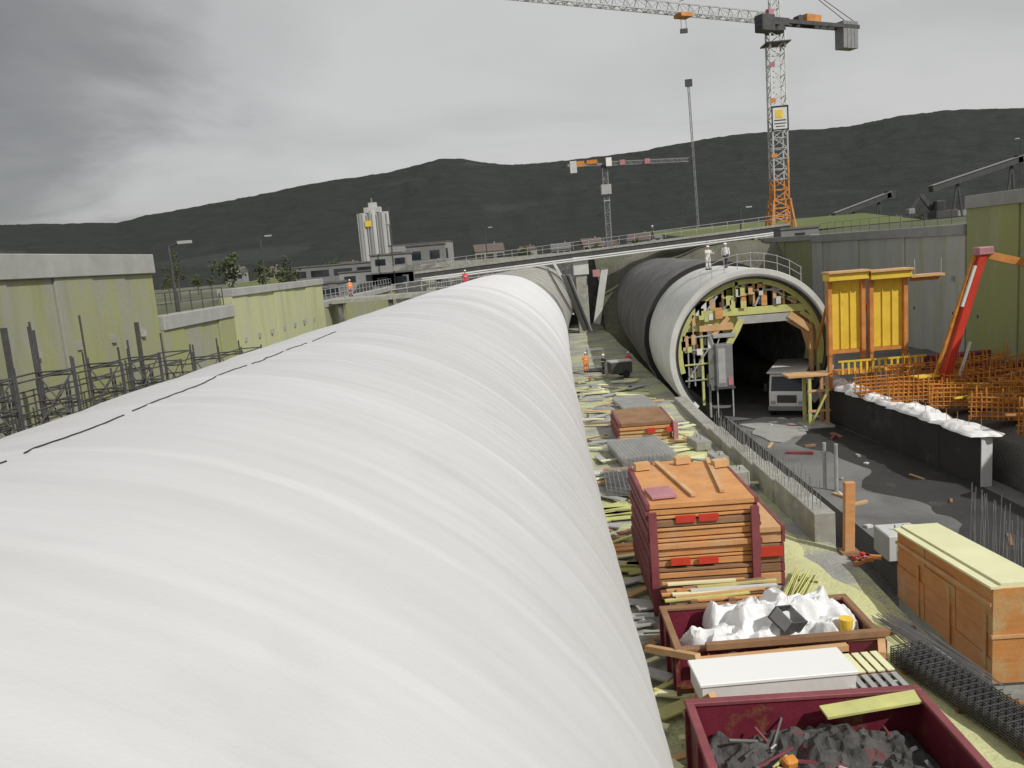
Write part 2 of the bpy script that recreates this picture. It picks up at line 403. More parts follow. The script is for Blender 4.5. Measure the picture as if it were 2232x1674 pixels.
# ------------------------------------------------------------------ left tunnel: white fleece over the shell
# the fleece strips run round the tube, two metres wide, each lapping over the next one
def fleece_r(Y, T):
    arc = T*RL
    warp = 0.16*vnoise(arc*0.35, Y*0.25, 51) + 0.04*vnoise(arc*1.2, Y*0.8, 52)
    s = (Y + 0.6 + warp)/2.05
    fr = s - np.floor(s)
    lap = 0.006*np.exp(-((fr-0.5)/0.02)**2) + 0.012*np.where(fr < 0.5, 0, 1)*np.exp(-(fr-0.5)/0.16)
    strip = np.floor(s).astype(int)
    fr0 = vnoise(arc*0.2, Y*0.3, 60)
    amp = np.random.RandomState(5).rand(200)[strip % 200]
    sk = Y + 0.30*np.sin(T*1.0+0.8)*1.2
    folds = 0.006*amp*vnoise(arc*0.22 + strip*7.3, sk*2.1, 53) + 0.005*vnoise(arc*0.35+5*fr0, sk*4.6, 54) + 0.008*vnoise(arc*0.55+sk*1.5, sk*9, 55) + 0.004*vnoise(arc*2.2+sk*2, sk*15, 59)
    big = 0.04*vnoise(arc*0.30, Y*0.16, 56) + 0.035*vnoise(arc*0.9, Y*0.8, 57)
    dent = -0.03*np.clip(vnoise(arc*0.5, Y*1.1, 58), 0.1, 1)
    return RL + lap + folds + big + dent

def white_tunnel():
    t = thing('tunnel_tube', 'huge tunnel tube wrapped in wrinkled white fleece filling the left of the site', 'tunnel', (-4.4, 0, 0))
    ny, nt_ = 1060, 190
    ys = np.linspace(-8, 66, ny)
    th = np.linspace(math.asin(-ZC/RL)+0.02, PI - math.asin(-ZC/RL)-0.02, nt_)
    Y, T = np.meshgrid(ys, th, indexing='ij')
    r = fleece_r(Y, T)
    CX = -4.4 + 1.6*(Y/66)**2
    P = np.stack([CX + r*np.cos(T) + 4.4, Y, ZC + r*np.sin(T)], -1).reshape(-1, 3)
    fl = MB().grid(P.tolist(), ny, nt_).build('fleece_cover', M['fleece'], t, smooth=True)
    for q in ('fleece_b', 'fleece_c', 'fleece_d', 'fleece_glare'): fl.data.materials.append(M[q])
    # strips whiten towards the far end, painting in the glare on the crest
    warp = 0.16*vnoise(T*RL*0.35, Y*0.25, 51) + 0.04*vnoise(T*RL*1.2, Y*0.8, 52)
    sid = np.floor((Y + 0.6 + warp)/2.05 + 0.5).astype(int)[:-1, :-1].reshape(-1)
    pick = np.array([0,1,0,1,1,0,0,0,0,1,0,0,0,2,2,2,2,2,3,2,3,3,3,4,3]+[4]*15)
    fl.data.polygons.foreach_set('material_index', pick[np.clip(sid+3, 0, 39)].astype(np.int32))
    # cord tied along the left haunch, in lengths with gaps
    for a, b in ((3.0, 6.22), (6.5, 8.12), (8.36, 11.8), (12.05, 13.5), (13.7, 15.0), (15.3, 17.2)):
        mb = MB(); pts = []
        n = int((b-a)/0.15)+2
        for i in range(n+1):
            y = a + (b-a)*i/n
            ang = PI/2 - 0.002 + 0.003*math.sin(y*2.2+a)
            rr = float(fleece_r(np.array([y]), np.array([ang]))[0]) + 0.006
            pts.append((cxl(y)+4.4+rr*math.cos(ang), y, ZC+rr*math.sin(ang)))
        mb.pipe(pts, 0.009, 5).build('cord', M['cord'], t)
    # end ring at the far edge of the fleece
    P = []
    for r0, yy in ((RL-0.02, 66), (RL+0.03, 66.05), (RL+0.03, 66.3), (RL-0.25, 66.3)):
        for k in range(81):
            a = -0.65 + (PI+1.3)*k/80
            P.append((cxl(66)+4.4+r0*math.cos(a), yy, ZC+r0*math.sin(a)))
    MB().grid(P, 4, 81).build('edge_strip', M['dark'], t, smooth=True)
    return t
white_tunnel()

def arc_shell(mb, cf, zc, ro, ri, y0, y1, a0, a1, n=72, step=2.0):
    ys = [y0 + (y1-y0)*i/max(1,int((y1-y0)/step)) for i in range(int((y1-y0)/step)+1)]
    if len(ys) < 2: ys = [y0, y1]
    for rr in (ro, ri):
        P = []
        for y in ys:
            for k in range(n+1):
                a = a0+(a1-a0)*k/n
                P.append((cf(y)+rr*math.cos(a), y, zc+rr*math.sin(a)))
        mb.grid(P, len(ys), n+1)
    for y in (ys[0], ys[-1]):
        P = []
        for rr in (ro, ri):
            for k in range(n+1):
                a = a0+(a1-a0)*k/n
                P.append((cf(y)+rr*math.cos(a), y, zc+rr*math.sin(a)))
        mb.grid(P, 2, n+1)
    return mb

t = thing('tunnel_tube', 'bare grey concrete tunnel tube carrying on behind the white fleece one', 'tunnel', (cxl(66), 66, 0))
mb = arc_shell(MB(), cxl, ZC, RL-0.12, RL-0.55, 66.5, 118.5, -0.66, PI+0.66)
o = mb.build('shell', M['conc'], t, smooth=False); o.location = (-cxl(66), -66, 0)
for y in range(72, 118, 6):
    mb = arc_shell(MB(), cxl, ZC, RL-0.09, RL-0.13, y-0.06, y+0.06, 0.0, PI, step=0.2)
    o = mb.build('joint_band', M['cap'], t); o.location = (-cxl(66), -66, 0)

# ------------------------------------------------------------------ right tunnel
ZR = 2.95
t = thing('tunnel_tube', 'open mouthed tunnel tube, pale new ring in front of its black coated rear', 'tunnel', (14.7, 54, 0))
off = (-14.7, -54, 0)
def putoff(o): o.location = off; return o
ys = np.linspace(54, 66, 61); th = np.linspace(-0.75, PI+0.75, 110)
Y, T = np.meshgrid(ys, th, indexing='ij')
rr = 5.62 + 0.03*vnoise(T*6, Y*0.9, 71) + 0.02*np.exp(-(((Y-54) % 4-2)/0.1)**2)
P = np.stack([14.7 + 1.3*((Y/66)**2-0.67) + rr*np.cos(T), Y, ZR+rr*np.sin(T)], -1).reshape(-1,3)
putoff(MB().grid(P.tolist(), 61, 110).build('new_ring', M['conc_lt'], t, smooth=True))
P = []
for r0, yy in ((5.63,54.0),(5.60,53.9),(5.28,53.9),(5.08,54.0),(5.05,56.0)):
    for k in range(111):
        a = -0.75+(PI+1.5)*k/110
        P.append((cxr(54)+r0*math.cos(a), yy, ZR+r0*math.sin(a)))
putoff(MB().grid(P, 5, 111).build('end_face', M['conc_lt'], t))
P = []
for r0, yy in ((5.12,53.84),(5.02,53.84),(5.02,54.3)):
    for k in range(111):
        a = -0.65+(PI+1.3)*k/110
        P.append((cxr(54)+r0*math.cos(a), yy, ZR+r0*math.sin(a)))
putoff(MB().grid(P, 3, 111).build('rubber_seal', M['black'], t))
P = []
for i in range(33):
    y = 54+2*i
    for k in range(61):
        a = -0.75+(PI+1.5)*k/60
        P.append((cxr(y)+5.0*math.cos(a), y, ZR+5.0*math.sin(a)))
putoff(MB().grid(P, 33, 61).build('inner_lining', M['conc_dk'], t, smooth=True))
ys = np.linspace(65.9, 118.5, 160); th = np.linspace(-0.8, PI+0.8, 120)
Y, T = np.meshgrid(ys, th, indexing='ij')
rr = 6.0 + 0.10*vnoise(T*4, Y*0.5, 72) + 0.05*vnoise(T*13, Y*1.5, 73)
P = np.stack([14.7 + 1.3*((Y/66)**2-0.67) + rr*np.cos(T), Y, ZR+rr*np.sin(T)], -1).reshape(-1,3)
putoff(MB().grid(P.tolist(), 160, 120).build('black_coating', M['membr'], t, smooth=True))
P = []
for r0, yy in ((6.0,65.9),(5.6,65.9)):
    for k in range(81):
        a = -0.75+(PI+1.5)*k/80
        P.append((cxr(66)+r0*math.cos(a), yy, ZR+r0*math.sin(a)))
putoff(MB().grid(P, 2, 81).build('coating_edge', M['black'], t))
# scaffold tubes and guard rail on the crown edge
mb = MB()
for k in range(9):
    a = 0.9 + k*0.16
    x = cxr(54)+5.62*math.cos(a); z = ZR+5.62*math.sin(a)
    mb.tube((x, 54.3, z), (x, 54.3, z+1.1), 0.025, 5)
    if k: mb.tube(pr, (x, 54.3, z+1.05), 0.02, 5); mb.tube((pr[0], 54.3, pr[2]-0.5), (x, 54.3, z+0.55), 0.02, 5)
    pr = (x, 54.3, z+1.05)
putoff(mb.build('guard_rail', M['galv'], t))

# ------------------------------------------------------------------ kicker walls
def rebar_mesh(h=1.1, r=0.012, hook=False):
    mb = MB(); mb.tube((0,0,0), (0,0,h), r, 5)
    if hook: mb.tube((0,0,h), (0.18,0,h+0.05), r, 5)
    return mb
SB = rebar_mesh().build('starter_bar', M['steel']); bar_mesh = SB.data
bpy.data.objects.remove(SB)
def add_bars(t, pts, lean=0.06):
    for p in pts:
        o = bpy.data.objects.new('starter_bar', bar_mesh); COL.objects.link(o); adopt(o, t)
        o.location = p; o.rotation_euler = (random.uniform(-lean,lean), random.uniform(-lean,lean), random.random()*6)
        o.scale = (1,1,random.uniform(0.75,1.15))

t = thing('kicker_wall', 'low concrete kicker wall along the left of the tunnel road with starter bars on top', 'wall', (9.0, 27, 0))
y = 26.6; i = 0
segs = [(26.6,28.7,1.05),(28.73,31.2,1.0),(31.23,34.2,0.9),(34.23,38.0,0.72),(38.03,43.0,0.55),(43.03,53.5,0.35)]
for a, b, h in segs:
    x = 9.15 + 0.25*(i % 2)*0.1
    MB().box(x-9.0, x-9.0+0.75, a-27, b-27, -3.1, h).build('wall_block', M['conc'], t, bevel=0.03)
    i += 1
pts = []
for k in range(80):
    yy = 27 + k*0.19; h = [s[2] for s in segs if s[0] <= yy+0.05][-1]
    pts.append((0.25+0.35*(k % 2), yy-27, h-0.05))
add_bars(t, pts)

t = thing('kicker_wall', 'tall shaded concrete wall on the right of the tunnel road, bright end face towards us', 'wall', (20.3, 36, 0))
A = Vector((20.05-20.3, 0.0, 0)); B = Vector((18.7-20.3, 16.0, 0))
d = (B-A).normalized(); nrm = Vector((d.y, -d.x, 0))
def wallpts(p, q, n0, n1, z0, z1):
    return [p+nrm*n0+Vector((0,0,z0)), p+nrm*n1+Vector((0,0,z0)), q+nrm*n1+Vector((0,0,z0)), q+nrm*n0+Vector((0,0,z0)),
            p+nrm*n0+Vector((0,0,z1)), p+nrm*n1+Vector((0,0,z1)), q+nrm*n1+Vector((0,0,z1)), q+nrm*n0+Vector((0,0,z1))]
BF = [(0,3,2,1),(4,5,6,7),(0,1,5,4),(1,2,6,5),(2,3,7,6),(3,0,4,7)]
n = 5
for k in range(n):
    p = A.lerp(B, k/n)+d*0.01; q = A.lerp(B, (k+1)/n)-d*0.01
    MB().poly(wallpts(p, q, 0, 0.5, -1.6, 0.85), BF).build('wall_panel', M['shade_conc'], t, bevel=0.02)
MB().poly(wallpts(A-d*0.05, A, 0.0, 0.52, -1.6, 0.86), BF).build('end_board', M['white'], t)  # white skin paints sunlight onto the wall's end face
for k in range(18):
    p = A.lerp(B, (k+0.5)/18)
    MB().tube(p+nrm*0.3+Vector((0,0,0.8)), p+nrm*0.3+Vector((0,0,1.5)), 0.014, 5).build('starter_bar', M['rust'], t)

# crumpled white membrane rolled over the top of that wall
def crumple(name, label, cat, loc, L_, W_, H_, rz, seed, m='tarp', group=None, nu=46, nv=26):
    P = []
    us = np.linspace(0,1,nu); vs_ = np.linspace(0,1,nv)
    U, V = np.meshgrid(us, vs_, indexing='ij')
    edge = np.clip(np.minimum(np.minimum(U,1-U)*6*min(1,L_/W_), np.minimum(V,1-V)*4), 0, 1)**0.6
    n1_ = 1-2*np.abs(vnoise(U*L_*1.3+seed, V*W_*1.3, seed)); n2_ = 1-2*np.abs(vnoise(U*L_*3.5, V*W_*3.5+seed, seed+1)); n3_ = vnoise(U*L_*9, V*W_*9, seed+2)
    Z = edge*H_*(0.45+0.40*n1_**2+0.16*n2_**2+0.08*n3_)
    X = (U-0.5)*L_ + 0.12*vnoise(U*5, V*5, seed+3)*W_ + 0.25*W_*vnoise(U*1.5+9, V*3, seed+5); Yv = (V-0.5)*W_ + 0.3*W_*vnoise(U*6, V*2, seed+4)
    P = np.stack([X, Yv, Z], -1).reshape(-1,3)
    o = MB().grid(P.tolist(), nu, nv).build(name, M[m], smooth=False)
    # a folded sheet has a thickness
    so = o.modifiers.new('thick', 'SOLIDIFY'); so.thickness = 0.012
    o.location = loc; o.rotation_euler = (0,0,rz)
    return tag(o, label, cat, group)
ang = math.atan2(d.y, d.x)
P0 = Vector((20.3,36,0))
for k, (s_, ln, lb) in enumerate(((0.10, 3.6, 'crumpled white membrane on the near end of the shaded wall'), (0.33, 3.8, 'thick white membrane roll slumped over the middle of the shaded wall'), (0.57, 4.2, 'white membrane folded along the shaded wall beside the rebar'), (0.83, 4.8, 'white membrane and boards on the far end of the shaded wall, below the yellow shutters'))):
    p = P0 + A.lerp(B, s_) + nrm*(0.30)
    crumple('membrane_roll', lb, 'sheeting', (p.x, p.y, 0.80), ln, 1.35, (0.28,0.42,0.32,0.5)[k], ang, 100+k*7, group='white membranes along the shaded wall')

# ------------------------------------------------------------------ retaining walls
def rwall(name, label, side, segs, xw):
    t = thing(name, label, 'wall', (xw, segs[0][0], 0))
    for (y0, y1, top, caph, wm) in segs:
        n = max(1, round((y1-y0)/3.0)); s = 1 if side > 0 else -1
        for k in range(n):
            a = y0+(y1-y0)*k/n; b = y0+(y1-y0)*(k+1)/n
            jog = 0.05*((k*7) % 3)
            if k % 2 == 0: MB().box(*( (jog-0.02, jog+0.1) if s > 0 else (-jog-0.1, -jog+0.02) ), (a+b)/2-segs[0][0]-0.1, (a+b)/2-segs[0][0]+0.1, 4.0, 4.2).build('drain_outlet', M['dark'], t)
            MB().box(*( (jog, 0.9) if s > 0 else (-0.9, -jog) ), a-segs[0][0]+0.015, b-segs[0][0]-0.015, -3.2, top-caph).build('wall_panel', M[wm or 'wall'], t, bevel=0.02)
        MB().box(*( (-0.12, 1.0) if s > 0 else (-1.0, 0.12) ), y0-segs[0][0]+0.01, y1-segs[0][0]-0.01, top-caph+0.003, top).build('capping_beam', M['cap'], t, bevel=0.03)
        # tie-back anchor heads
        mb = MB()
        for k in range(int((y1-y0)/3)):
            yy = y0+1.5+3*k-segs[0][0]
            for zz in (top-caph-3.0,):
                mb.obox((s*0.0, yy, zz), (0.16, 0.35, 0.35))
        if mb.v: mb.build('anchor_head', M['conc'], t)
    return t
rwall('retaining_wall', 'tall mossy retaining wall at far left with a deep pale capping beam', -1, [(-12, 42.6, 12.3, 1.0, '')], -20)
rwall('retaining_wall', 'set back low retaining wall with railings between the two tall left walls', -1, [(42.7, 53.2, 9.0, 0.8, '')], -20)
rwall('retaining_wall', 'sunlit yellowish retaining wall left of the silo, middle of the left side', -1, [(53.3, 77.2, 10.05, 0.55, 'wall_sun')], -20)
rwall('retaining_wall', 'lowest retaining wall running on to the back on the left side', -1, [(77.3, 119, 7.85, 0.6, '')], -20)
rwall('retaining_wall', 'tall mossy retaining wall at the right edge behind the red boom', 1, [(-12, 56.0, 12.2, 0.85, 'wall_moss')], 30)
rwall('retaining_wall', 'grey retaining wall behind the yellow shutters with a flat capping beam', 1, [(56.1, 86, 10.35, 0.75, 'wall_grey')], 30)
rwall('retaining_wall', 'dark retaining wall below the tower crane at the back right', 1, [(86.1, 119, 10.4, 0.6, '')], 30)
t = thing('retaining_wall', 'dark end wall across the pit behind the bridge', 'wall', (0, 119, 0))
for k in range(10):
    a = -20+5*k; MB().box(a+0.02, a+4.98, 0, 0.9, -3.2, 8.2+0.045*(a+20)).build('wall_panel', M['conc_dk'], t)
MB().box(-20, 30, -0.1, 1.0, 10.0, 10.7).build('capping_beam', M['conc'], t)
for x in (-14, -2, 10, 22): MB().box(x, x+1.0, 0, 0.9, 8.0, 10.0).build('pier', M['conc'], t)

def railing(name, label, p, q, n, h=1.1, m='galv', mid=2, r=0.025, group=None):
    p = Vector(p); q = Vector(q)
    t = thing(name, label, 'railing', p, 0, group)
    for k in range(n+1):
        a = (q-p)*(k/n); MB().tube(a, a+Vector((0,0,h)), r, 5).build('post', M[m], t)
    for k in range(mid):
        z = h*(1-k*0.5); MB().tube(Vector((0,0,z)), (q-p)+Vector((0,0,z)), r*0.8, 5).build('rail', M[m], t)
    return t
railing('guard_rail', 'guard rail on the set back low wall on the left', (-20.5,42.9,9.0), (-20.5,53.0,9.0), 6, 1.2, 'dark', r=0.035, group='guard rails round the pit')
railing('guard_rail', 'long guard rail on the low back left wall', (-20.4,77.6,7.85), (-20.4,118,7.85), 20, 1.1, 'galv', r=0.03, group='guard rails round the pit')
railing('guard_rail', 'guard rail on top of the grey wall behind the yellow shutters', (30.6,57,10.35), (30.6,85,10.35), 14, 1.1, 'dark', r=0.02, group='guard rails round the pit')
railing('guard_rail', 'pale guard rail crossing beside the far crown of the white tube', (-13.5,78,7.9), (-2.4,84,8.6), 8, 1.0, 'galv', r=0.035, group='guard rails round the pit')

# ------------------------------------------------------------------ bridge across the far end
t = thing('service_bridge', 'long service bridge with pipes crossing the far end of the pit', 'bridge', (0,105,0))
def bz(x): return 9.55 + (x+9.7)*0.0475
pa, pb = (-15, 34)
MB().poly([(pa,0,bz(pa)+0.15),(pb,0,bz(pb)+0.15),(pb,3,bz(pb)+0.15),(pa,3,bz(pa)+0.15),(pa,0,bz(pa)+0.44),(pb,0,bz(pb)+0.44),(pb,3,bz(pb)+0.44),(pa,3,bz(pa)+0.44)], BF).build('deck', M['conc'], t)
MB().poly([(pa,.1,bz(pa)-0.40),(pb,.1,bz(pb)-0.40),(pb,.5,bz(pb)-0.40),(pa,.5,bz(pa)-0.40),(pa,.1,bz(pa)+0.14),(pb,.1,bz(pb)+0.14),(pb,.5,bz(pb)+0.14),(pa,.5,bz(pa)+0.14)], BF).build('girder', M['dark'], t)
for dz in (-0.55, -0.82):
    MB().tube((-14,-0.35,bz(-14)+dz), (33,-0.35,bz(33)+dz), 0.10, 8).build('pipe', M['white'], t)
mb = MB()
for k in range(25):
    x = -14+2*k; MB().tube((x,0.1,bz(x)+0.6), (x,0.1,bz(x)+1.6), 0.03, 5).build('railing_post', M['galv'], t)
for dz in (1.15, 1.6): MB().tube((pa,0.1,bz(pa)+dz), (pb,0.1,bz(pb)+dz), 0.03, 5).build('handrail', M['galv'], t)
for x in (6.8,):
    MB().box(x-0.75, x+0.75, 0.2, 1.8, -0.1, bz(x)-0.42).build('pillar', M['conc'], t, bevel=0.05)
    MB().box(x-1.0, x+1.0, 0.0, 2.0, 7.6, bz(x)-0.41).build('pillar_head', M['conc_lt'], t, bevel=0.05)
for (a, b) in (((8.5,1,1.0),(10.0,1,8.3)), ((3.2,-2,9.6),(5.6,-2,4.6))):
    MB().beam(a, b, 0.9, 0.35).build('raking_prop', M['conc_lt'], t)
for x in (-13, 24, 30):
    MB().box(x-0.6, x+0.6, 0.3, 1.5, 4, bz(x)-0.42).build('pillar', M['conc'], t)
tag(MB().obox((0,0,0), (0.9,0.05,0.9)).build('warning_board', M['pink'], loc=None), 'faded pink board hanging beside the bridge pillar', 'sign').location = (8.7,104.4,7.7)

# steel formwork frames leaning on the far end of the white tube
for k, (p, q, ww, lb) in enumerate((((3.2,71,8.7),(4.9,72,3.5),1.4,'slanting grey shutter panel behind the far edge of the white tube'), ((1.6,70,9.3),(3.6,70.5,5.2),0.5,'narrow pale board leaning over the far edge of the white tube'))):
    t = thing('shutter_panel', lb, 'formwork', p)
    P_, Q_ = Vector((0,0,0)), Vector(q)-Vector(p)
    MB().beam(P_, Q_, ww, 0.12).build('panel', M['conc_lt' if k else 'steel'], t)
    for s in (-0.3, 0.3):
        MB().beam(P_+Vector((0,s*1.2-0.0,0.14)), Q_+Vector((0,s*1.2,0.14)), 0.08).build('waler', M['dark'], t)

# ------------------------------------------------------------------ scaffolding between wall and tube
def scaffold(name, label, x0, x1, y0, y1, ztop, lvls, extra, m='dark', group='scaffold bays beside the left wall'):
    t = thing(name, label, 'scaffold', (x0, y0, 0), 0, group)
    W, D = x1-x0, y1-y0
    for (a, b) in ((0,0),(W,0),(0,D),(W,D)):
        MB().tube((a,b,0), (a,b,ztop+extra*(1 if a == 0 else 0.3)), 0.045, 6).build('standard', M[m], t)
    for k in range(lvls):
        z = ztop - 2.0*k
        if z < 0.5: break
        mb = MB()
        for zz in (z, z+0.0 if k else z-1.0):
            for (p, q) in (((0,0),(W,0)),((0,D),(W,D)),((0,0),(0,D)),((W,0),(W,D))):
                mb.tube((p[0],p[1],zz), (q[0],q[1],zz), 0.032, 5)
        mb.build('ledger', M[m], t)
        if k: MB().box(0.05, W-0.05, 0.05, D-0.05, z-0.08, z-0.03).build('deck_board', M['wood_dk'], t)
        MB().tube((W,0 if k % 2 else D,z), (W,D if k % 2 else 0,z-2.0), 0.03, 5).build('brace', M[m], t)
        MB().tube((0,0,z), (W,0,z-2.0), 0.03, 5).build('brace', M[m], t)
    return t
for k in range(9):
    y0 = 17.5+3.2*k
    scaffold('scaffolding', ['scaffold bay nearest the left edge of the photo','second scaffold bay from the left edge','scaffold bay with the first tall post','scaffold bay with the second tall post, fourth from the left','fifth scaffold bay from the left edge','sixth scaffold bay from the left edge','low scaffold bay under the end of the tallest left wall','low scaffold bay below the wall railings','farthest low scaffold bay before the sunlit wall'][k],
             -17.3, -16.0, y0, y0+3.1, 8.3-0.15*k-(0.5 if k > 5 else 0), 4, [0.3,1.4,1.6,1.9,0.4,0.9,0.3,0.8,0.5][k])
for k, (x, y, z0, z1) in enumerate(((-18.6,27.5,0,9.6),(-18.2,28.4,0,9.4),(-18.9,37.5,0,9.0))):
    tag(MB().beam((0,0,0), (0.1,0,z1), 0.16).build('timber_post', M['dark']), ['tall dark post close to the left wall, leftmost','dark post close behind the leftmost post','single dark post by the left wall under its far end'][k], 'post').location = (x,y,0)

# ------------------------------------------------------------------ tower cranes
def lattice(mb, p, q, w, n, r=0.07, rb=0.04, tri=False):
    p = Vector(p); q = Vector(q); d = (q-p).normalized()
    up = Vector((0,0,1)) if abs(d.z) < 0.9 else Vector((0,1,0))
    x = d.cross(up).normalized(); y = x.cross(d).normalized()
    C = [(-1,-1),(1,-1),(0,1)] if tri else [(-1,-1),(1,-1),(1,1),(-1,1)]
    C = [x*(a*w/2)+y*(b*w/2) for a, b in C]
    for c in C: mb.beam(p+c, q+c, r*2)
    L_ = (q-p).length
    for k in range(n):
        a = p+d*(L_*k/n); b = p+d*(L_*(k+1)/n)
        for i in range(len(C)):
            j = (i+1) % len(C)
            mb.beam(a+C[i], a+C[j], rb*2)
            if k % 2: mb.beam(a+C[i], b+C[j], rb*2)
            else: mb.beam(a+C[j], b+C[i], rb*2)
    return mb

def big_crane():
    t = thing('tower_crane', 'tall tower crane with orange foot and pale lattice mast rising behind the tunnel mouth', 'crane', (35.2,113,10.8))
    MB().box(-3.2,3.2,-3.2,3.2,-0.8,0.15).build('foundation', M['conc'], t, bevel=0.05)
    for sx in (-1,1):
        for sy in (-1,1): MB().beam((sx*1.7,sy*1.7,0.1),(sx*1.15,sy*1.15,4.2),0.22).build('corner_prop', M['orange'], t)
    lattice(MB(), (0,0,0.1), (0,0,4.6), 2.3, 4, 0.13, 0.075).build('base_section', M['orange'], t)
    z = 4.6; cols = ['galv','orange','galv','white','galv','white','galv','galv']
    for k in range(8):
        lattice(MB(), (0,0,z), (0,0,z+2.73), 1.95, 2, 0.10, 0.055).build('mast_section', M[['orange','galv','galv','galv','white','white','white','white'][k]], t)
        if k == 1: MB().beam((0.98,-0.98,z),(0.98,-0.98,z+2.7),0.24).build('cable_guard', M['orange'], t)
        z += 2.73
    MB().box(-1.6,1.6,-1.6,1.6,z-1.5,z-1.35).build('rest_platform', M['dark'], t)
    MB().tube((0,0,z),(0,0,z+0.7),1.35,20).build('slewing_ring', M['dark'], t)
    z += 0.7
    # everything above turns with the jib
    jd = Vector((3.5-37.8, 96.9-115.7, 0)).normalized(); side = Vector((jd.y,-jd.x,0))
    Z = Vector((0,0,1))
    MB().obox((0,0,z+0.45), (2.6,2.6,0.9), math.atan2(jd.y,jd.x)).build('turntable', M['dark'], t)
    a = jd*3.2 - side*1.4
    MB().obox((a.x,a.y,z-0.1), (2.3,1.5,2.1), math.atan2(jd.y,jd.x)).build('cab', M['dark'], t, bevel=0.1)
    a2 = jd*4.38 - side*1.4
    MB().obox((a2.x,a2.y,z+0.1), (0.05,1.2,1.3), math.atan2(jd.y,jd.x)).build('cab_window', M['glass'], t)
    MB().obox(tuple(jd*2.2-side*1.3+Z*(z+1.4)), (0.9,0.6,0.7), math.atan2(jd.y,jd.x)).build('control_box', M['pink'], t)
    lattice(MB(), jd*0+Z*(z+0.9), Z*(z+8.0), 1.1, 5, 0.09, 0.05).build('tower_head', M['white'], t)
    j0 = Z*(z+1.2); j1 = jd*44 + Z*(z+1.7)
    lattice(MB(), j0+jd*1.2, j1, 1.25, 26, 0.075, 0.04, tri=True).build('jib', M['galv'], t)
    c1 = -jd*15.5 + Z*(z+0.7)
    mb = MB()
    for s in (-0.65, 0.65): mb.beam(-jd*1.2+side*s+Z*(z+0.7), c1+side*s, 0.28, 0.5)
    for k in range(10): mb.beam(-jd*(1.5+1.5*k)-side*0.65+Z*(z+0.7), -jd*(1.5+1.5*k)+side*0.65+Z*(z+0.7), 0.12)
    mb.build('counter_jib', M['dark'], t)
    MB().beam(-jd*5.5+Z*(z+1.5), -jd*8.2+Z*(z+1.4), 1.0, 1.0).build('winch', M['orange'], t)
    MB().tube(-jd*4.3-side*0.5+Z*(z+1.3), -jd*4.3+side*0.5+Z*(z+1.3), 0.45, 12).build('hoist_drum', M['dark'], t)
    for k in range(4):
        MB().obox(tuple(-jd*(12.6+0.75*k)+Z*(z-0.4)), (0.68,1.5,3.6), math.atan2(jd.y,jd.x)).build('counterweight', M['steel'], t)
    top = Z*(z+8.0)
    for q in (jd*16+Z*(z+2.2), jd*34+Z*(z+2.2)): MB().tube(top, q, 0.05, 5).build('tie_bar', M['dark'], t)
    for s in (-0.5, 0.5): MB().tube(top, c1+side*s+Z*0.4, 0.05, 5).build('tie_bar', M['dark'], t)
    tr = jd*15.5+Z*(z+0.55)
    MB().obox(tuple(tr), (1.8,1.5,0.45), math.atan2(jd.y,jd.x)).build('trolley', M['orange'], t)
    mb = MB()
    for s in (-0.4,0.4): mb.tube(tr+jd*s, tr+jd*s-Z*1.6, 0.03, 5)
    mb.build('hoist_rope', M['dark'], t)
    MB().obox(tuple(tr-Z*1.8), (0.9,0.35,0.5)).build('hook_block', M['dark'], t)
    # sign board on the mast, facing the pit
    sb = MB().box(-1.05,1.05,-1.16,-1.10,13.8,16.8).build('sign_board', M['white'], t)
    mb = MB()
    for (x0,x1,z0,z1) in ((-1.12,1.12,13.7,13.88),(-1.12,1.12,16.72,16.9),(-1.12,-0.98,13.7,16.9),(0.98,1.12,13.7,16.9)): mb.box(x0,x1,-1.21,-1.165,z0,z1)
    mb.build('sign_frame', M['black'], t)
    MB().box(-0.62,0.35,-1.185,-1.163,15.3,16.4).build('yellow_emblem', M['yellow'], t)
    MB().box(-0.8,0.8,-1.185,-1.163,14.95,15.1).box(-0.8,0.8,-1.185,-1.163,14.55,14.68).box(-0.6,0.6,-1.185,-1.163,14.18,14.30).build('lettering', M['dark'], t)
    for zz in (10.2, 17.4, 22.0):
        MB().box(-1.25,-0.5,-1.15,-1.05,zz,zz+0.55).build('floodlight', M[{10.2:'orange',17.4:'orange',22.0:'pink'}[zz]], t)
    return t
big_crane()

def far_crane():
    t = thing('tower_crane', 'distant small tower crane with orange counterweight and white cab before the hills', 'crane', (30.5,300,8))
    lattice(MB(), (0,0,0), (0,0,32), 1.9, 16, 0.13, 0.07).build('mast', M['steel'], t)
    MB().box(-1.8,1.8,-1.8,1.8,22.5,26).box(-1.2,1.2,-1.2,1.2,20,20.4).build('climbing_collar', M['galv'], t)
    MB().tube((0,0,32),(0,0,33),1.3,12).build('slewing_ring', M['dark'], t)
    MB().box(0.4,2.4,-2.4,-0.6,32.3,35.3).build('cab', M['helmet'], t)
    lattice(MB(), (0,0,33.4), (31,2.4,32.6), 1.3, 16, 0.10, 0.06).build('jib', M['steel'], t)
    MB().beam((0,0,33.3),(-13.5,-1,33.8),0.6,0.9).build('counter_jib', M['steel'], t)
    MB().box(-12.6,-10.2,-1.4,0.8,31.0,35.2).build('counterweight', M['conc_lt'], t)
    MB().box(-10.1,-7.4,-1.3,0.7,33.0,35.0).build('orange_counterweight', M['orange'], t)
    MB().box(-6.5,-2.6,-1.0,0.6,33.7,35.1).build('winch', M['rust'], t)
    MB().box(5.5,7.4,-0.8,0.9,32.5,34.3).build('jib_marker', M['pink'], t)
    MB().box(14.5,16.4,-0.8,0.9,32.2,34.0).build('jib_marker', M['pink'], t)
far_crane()
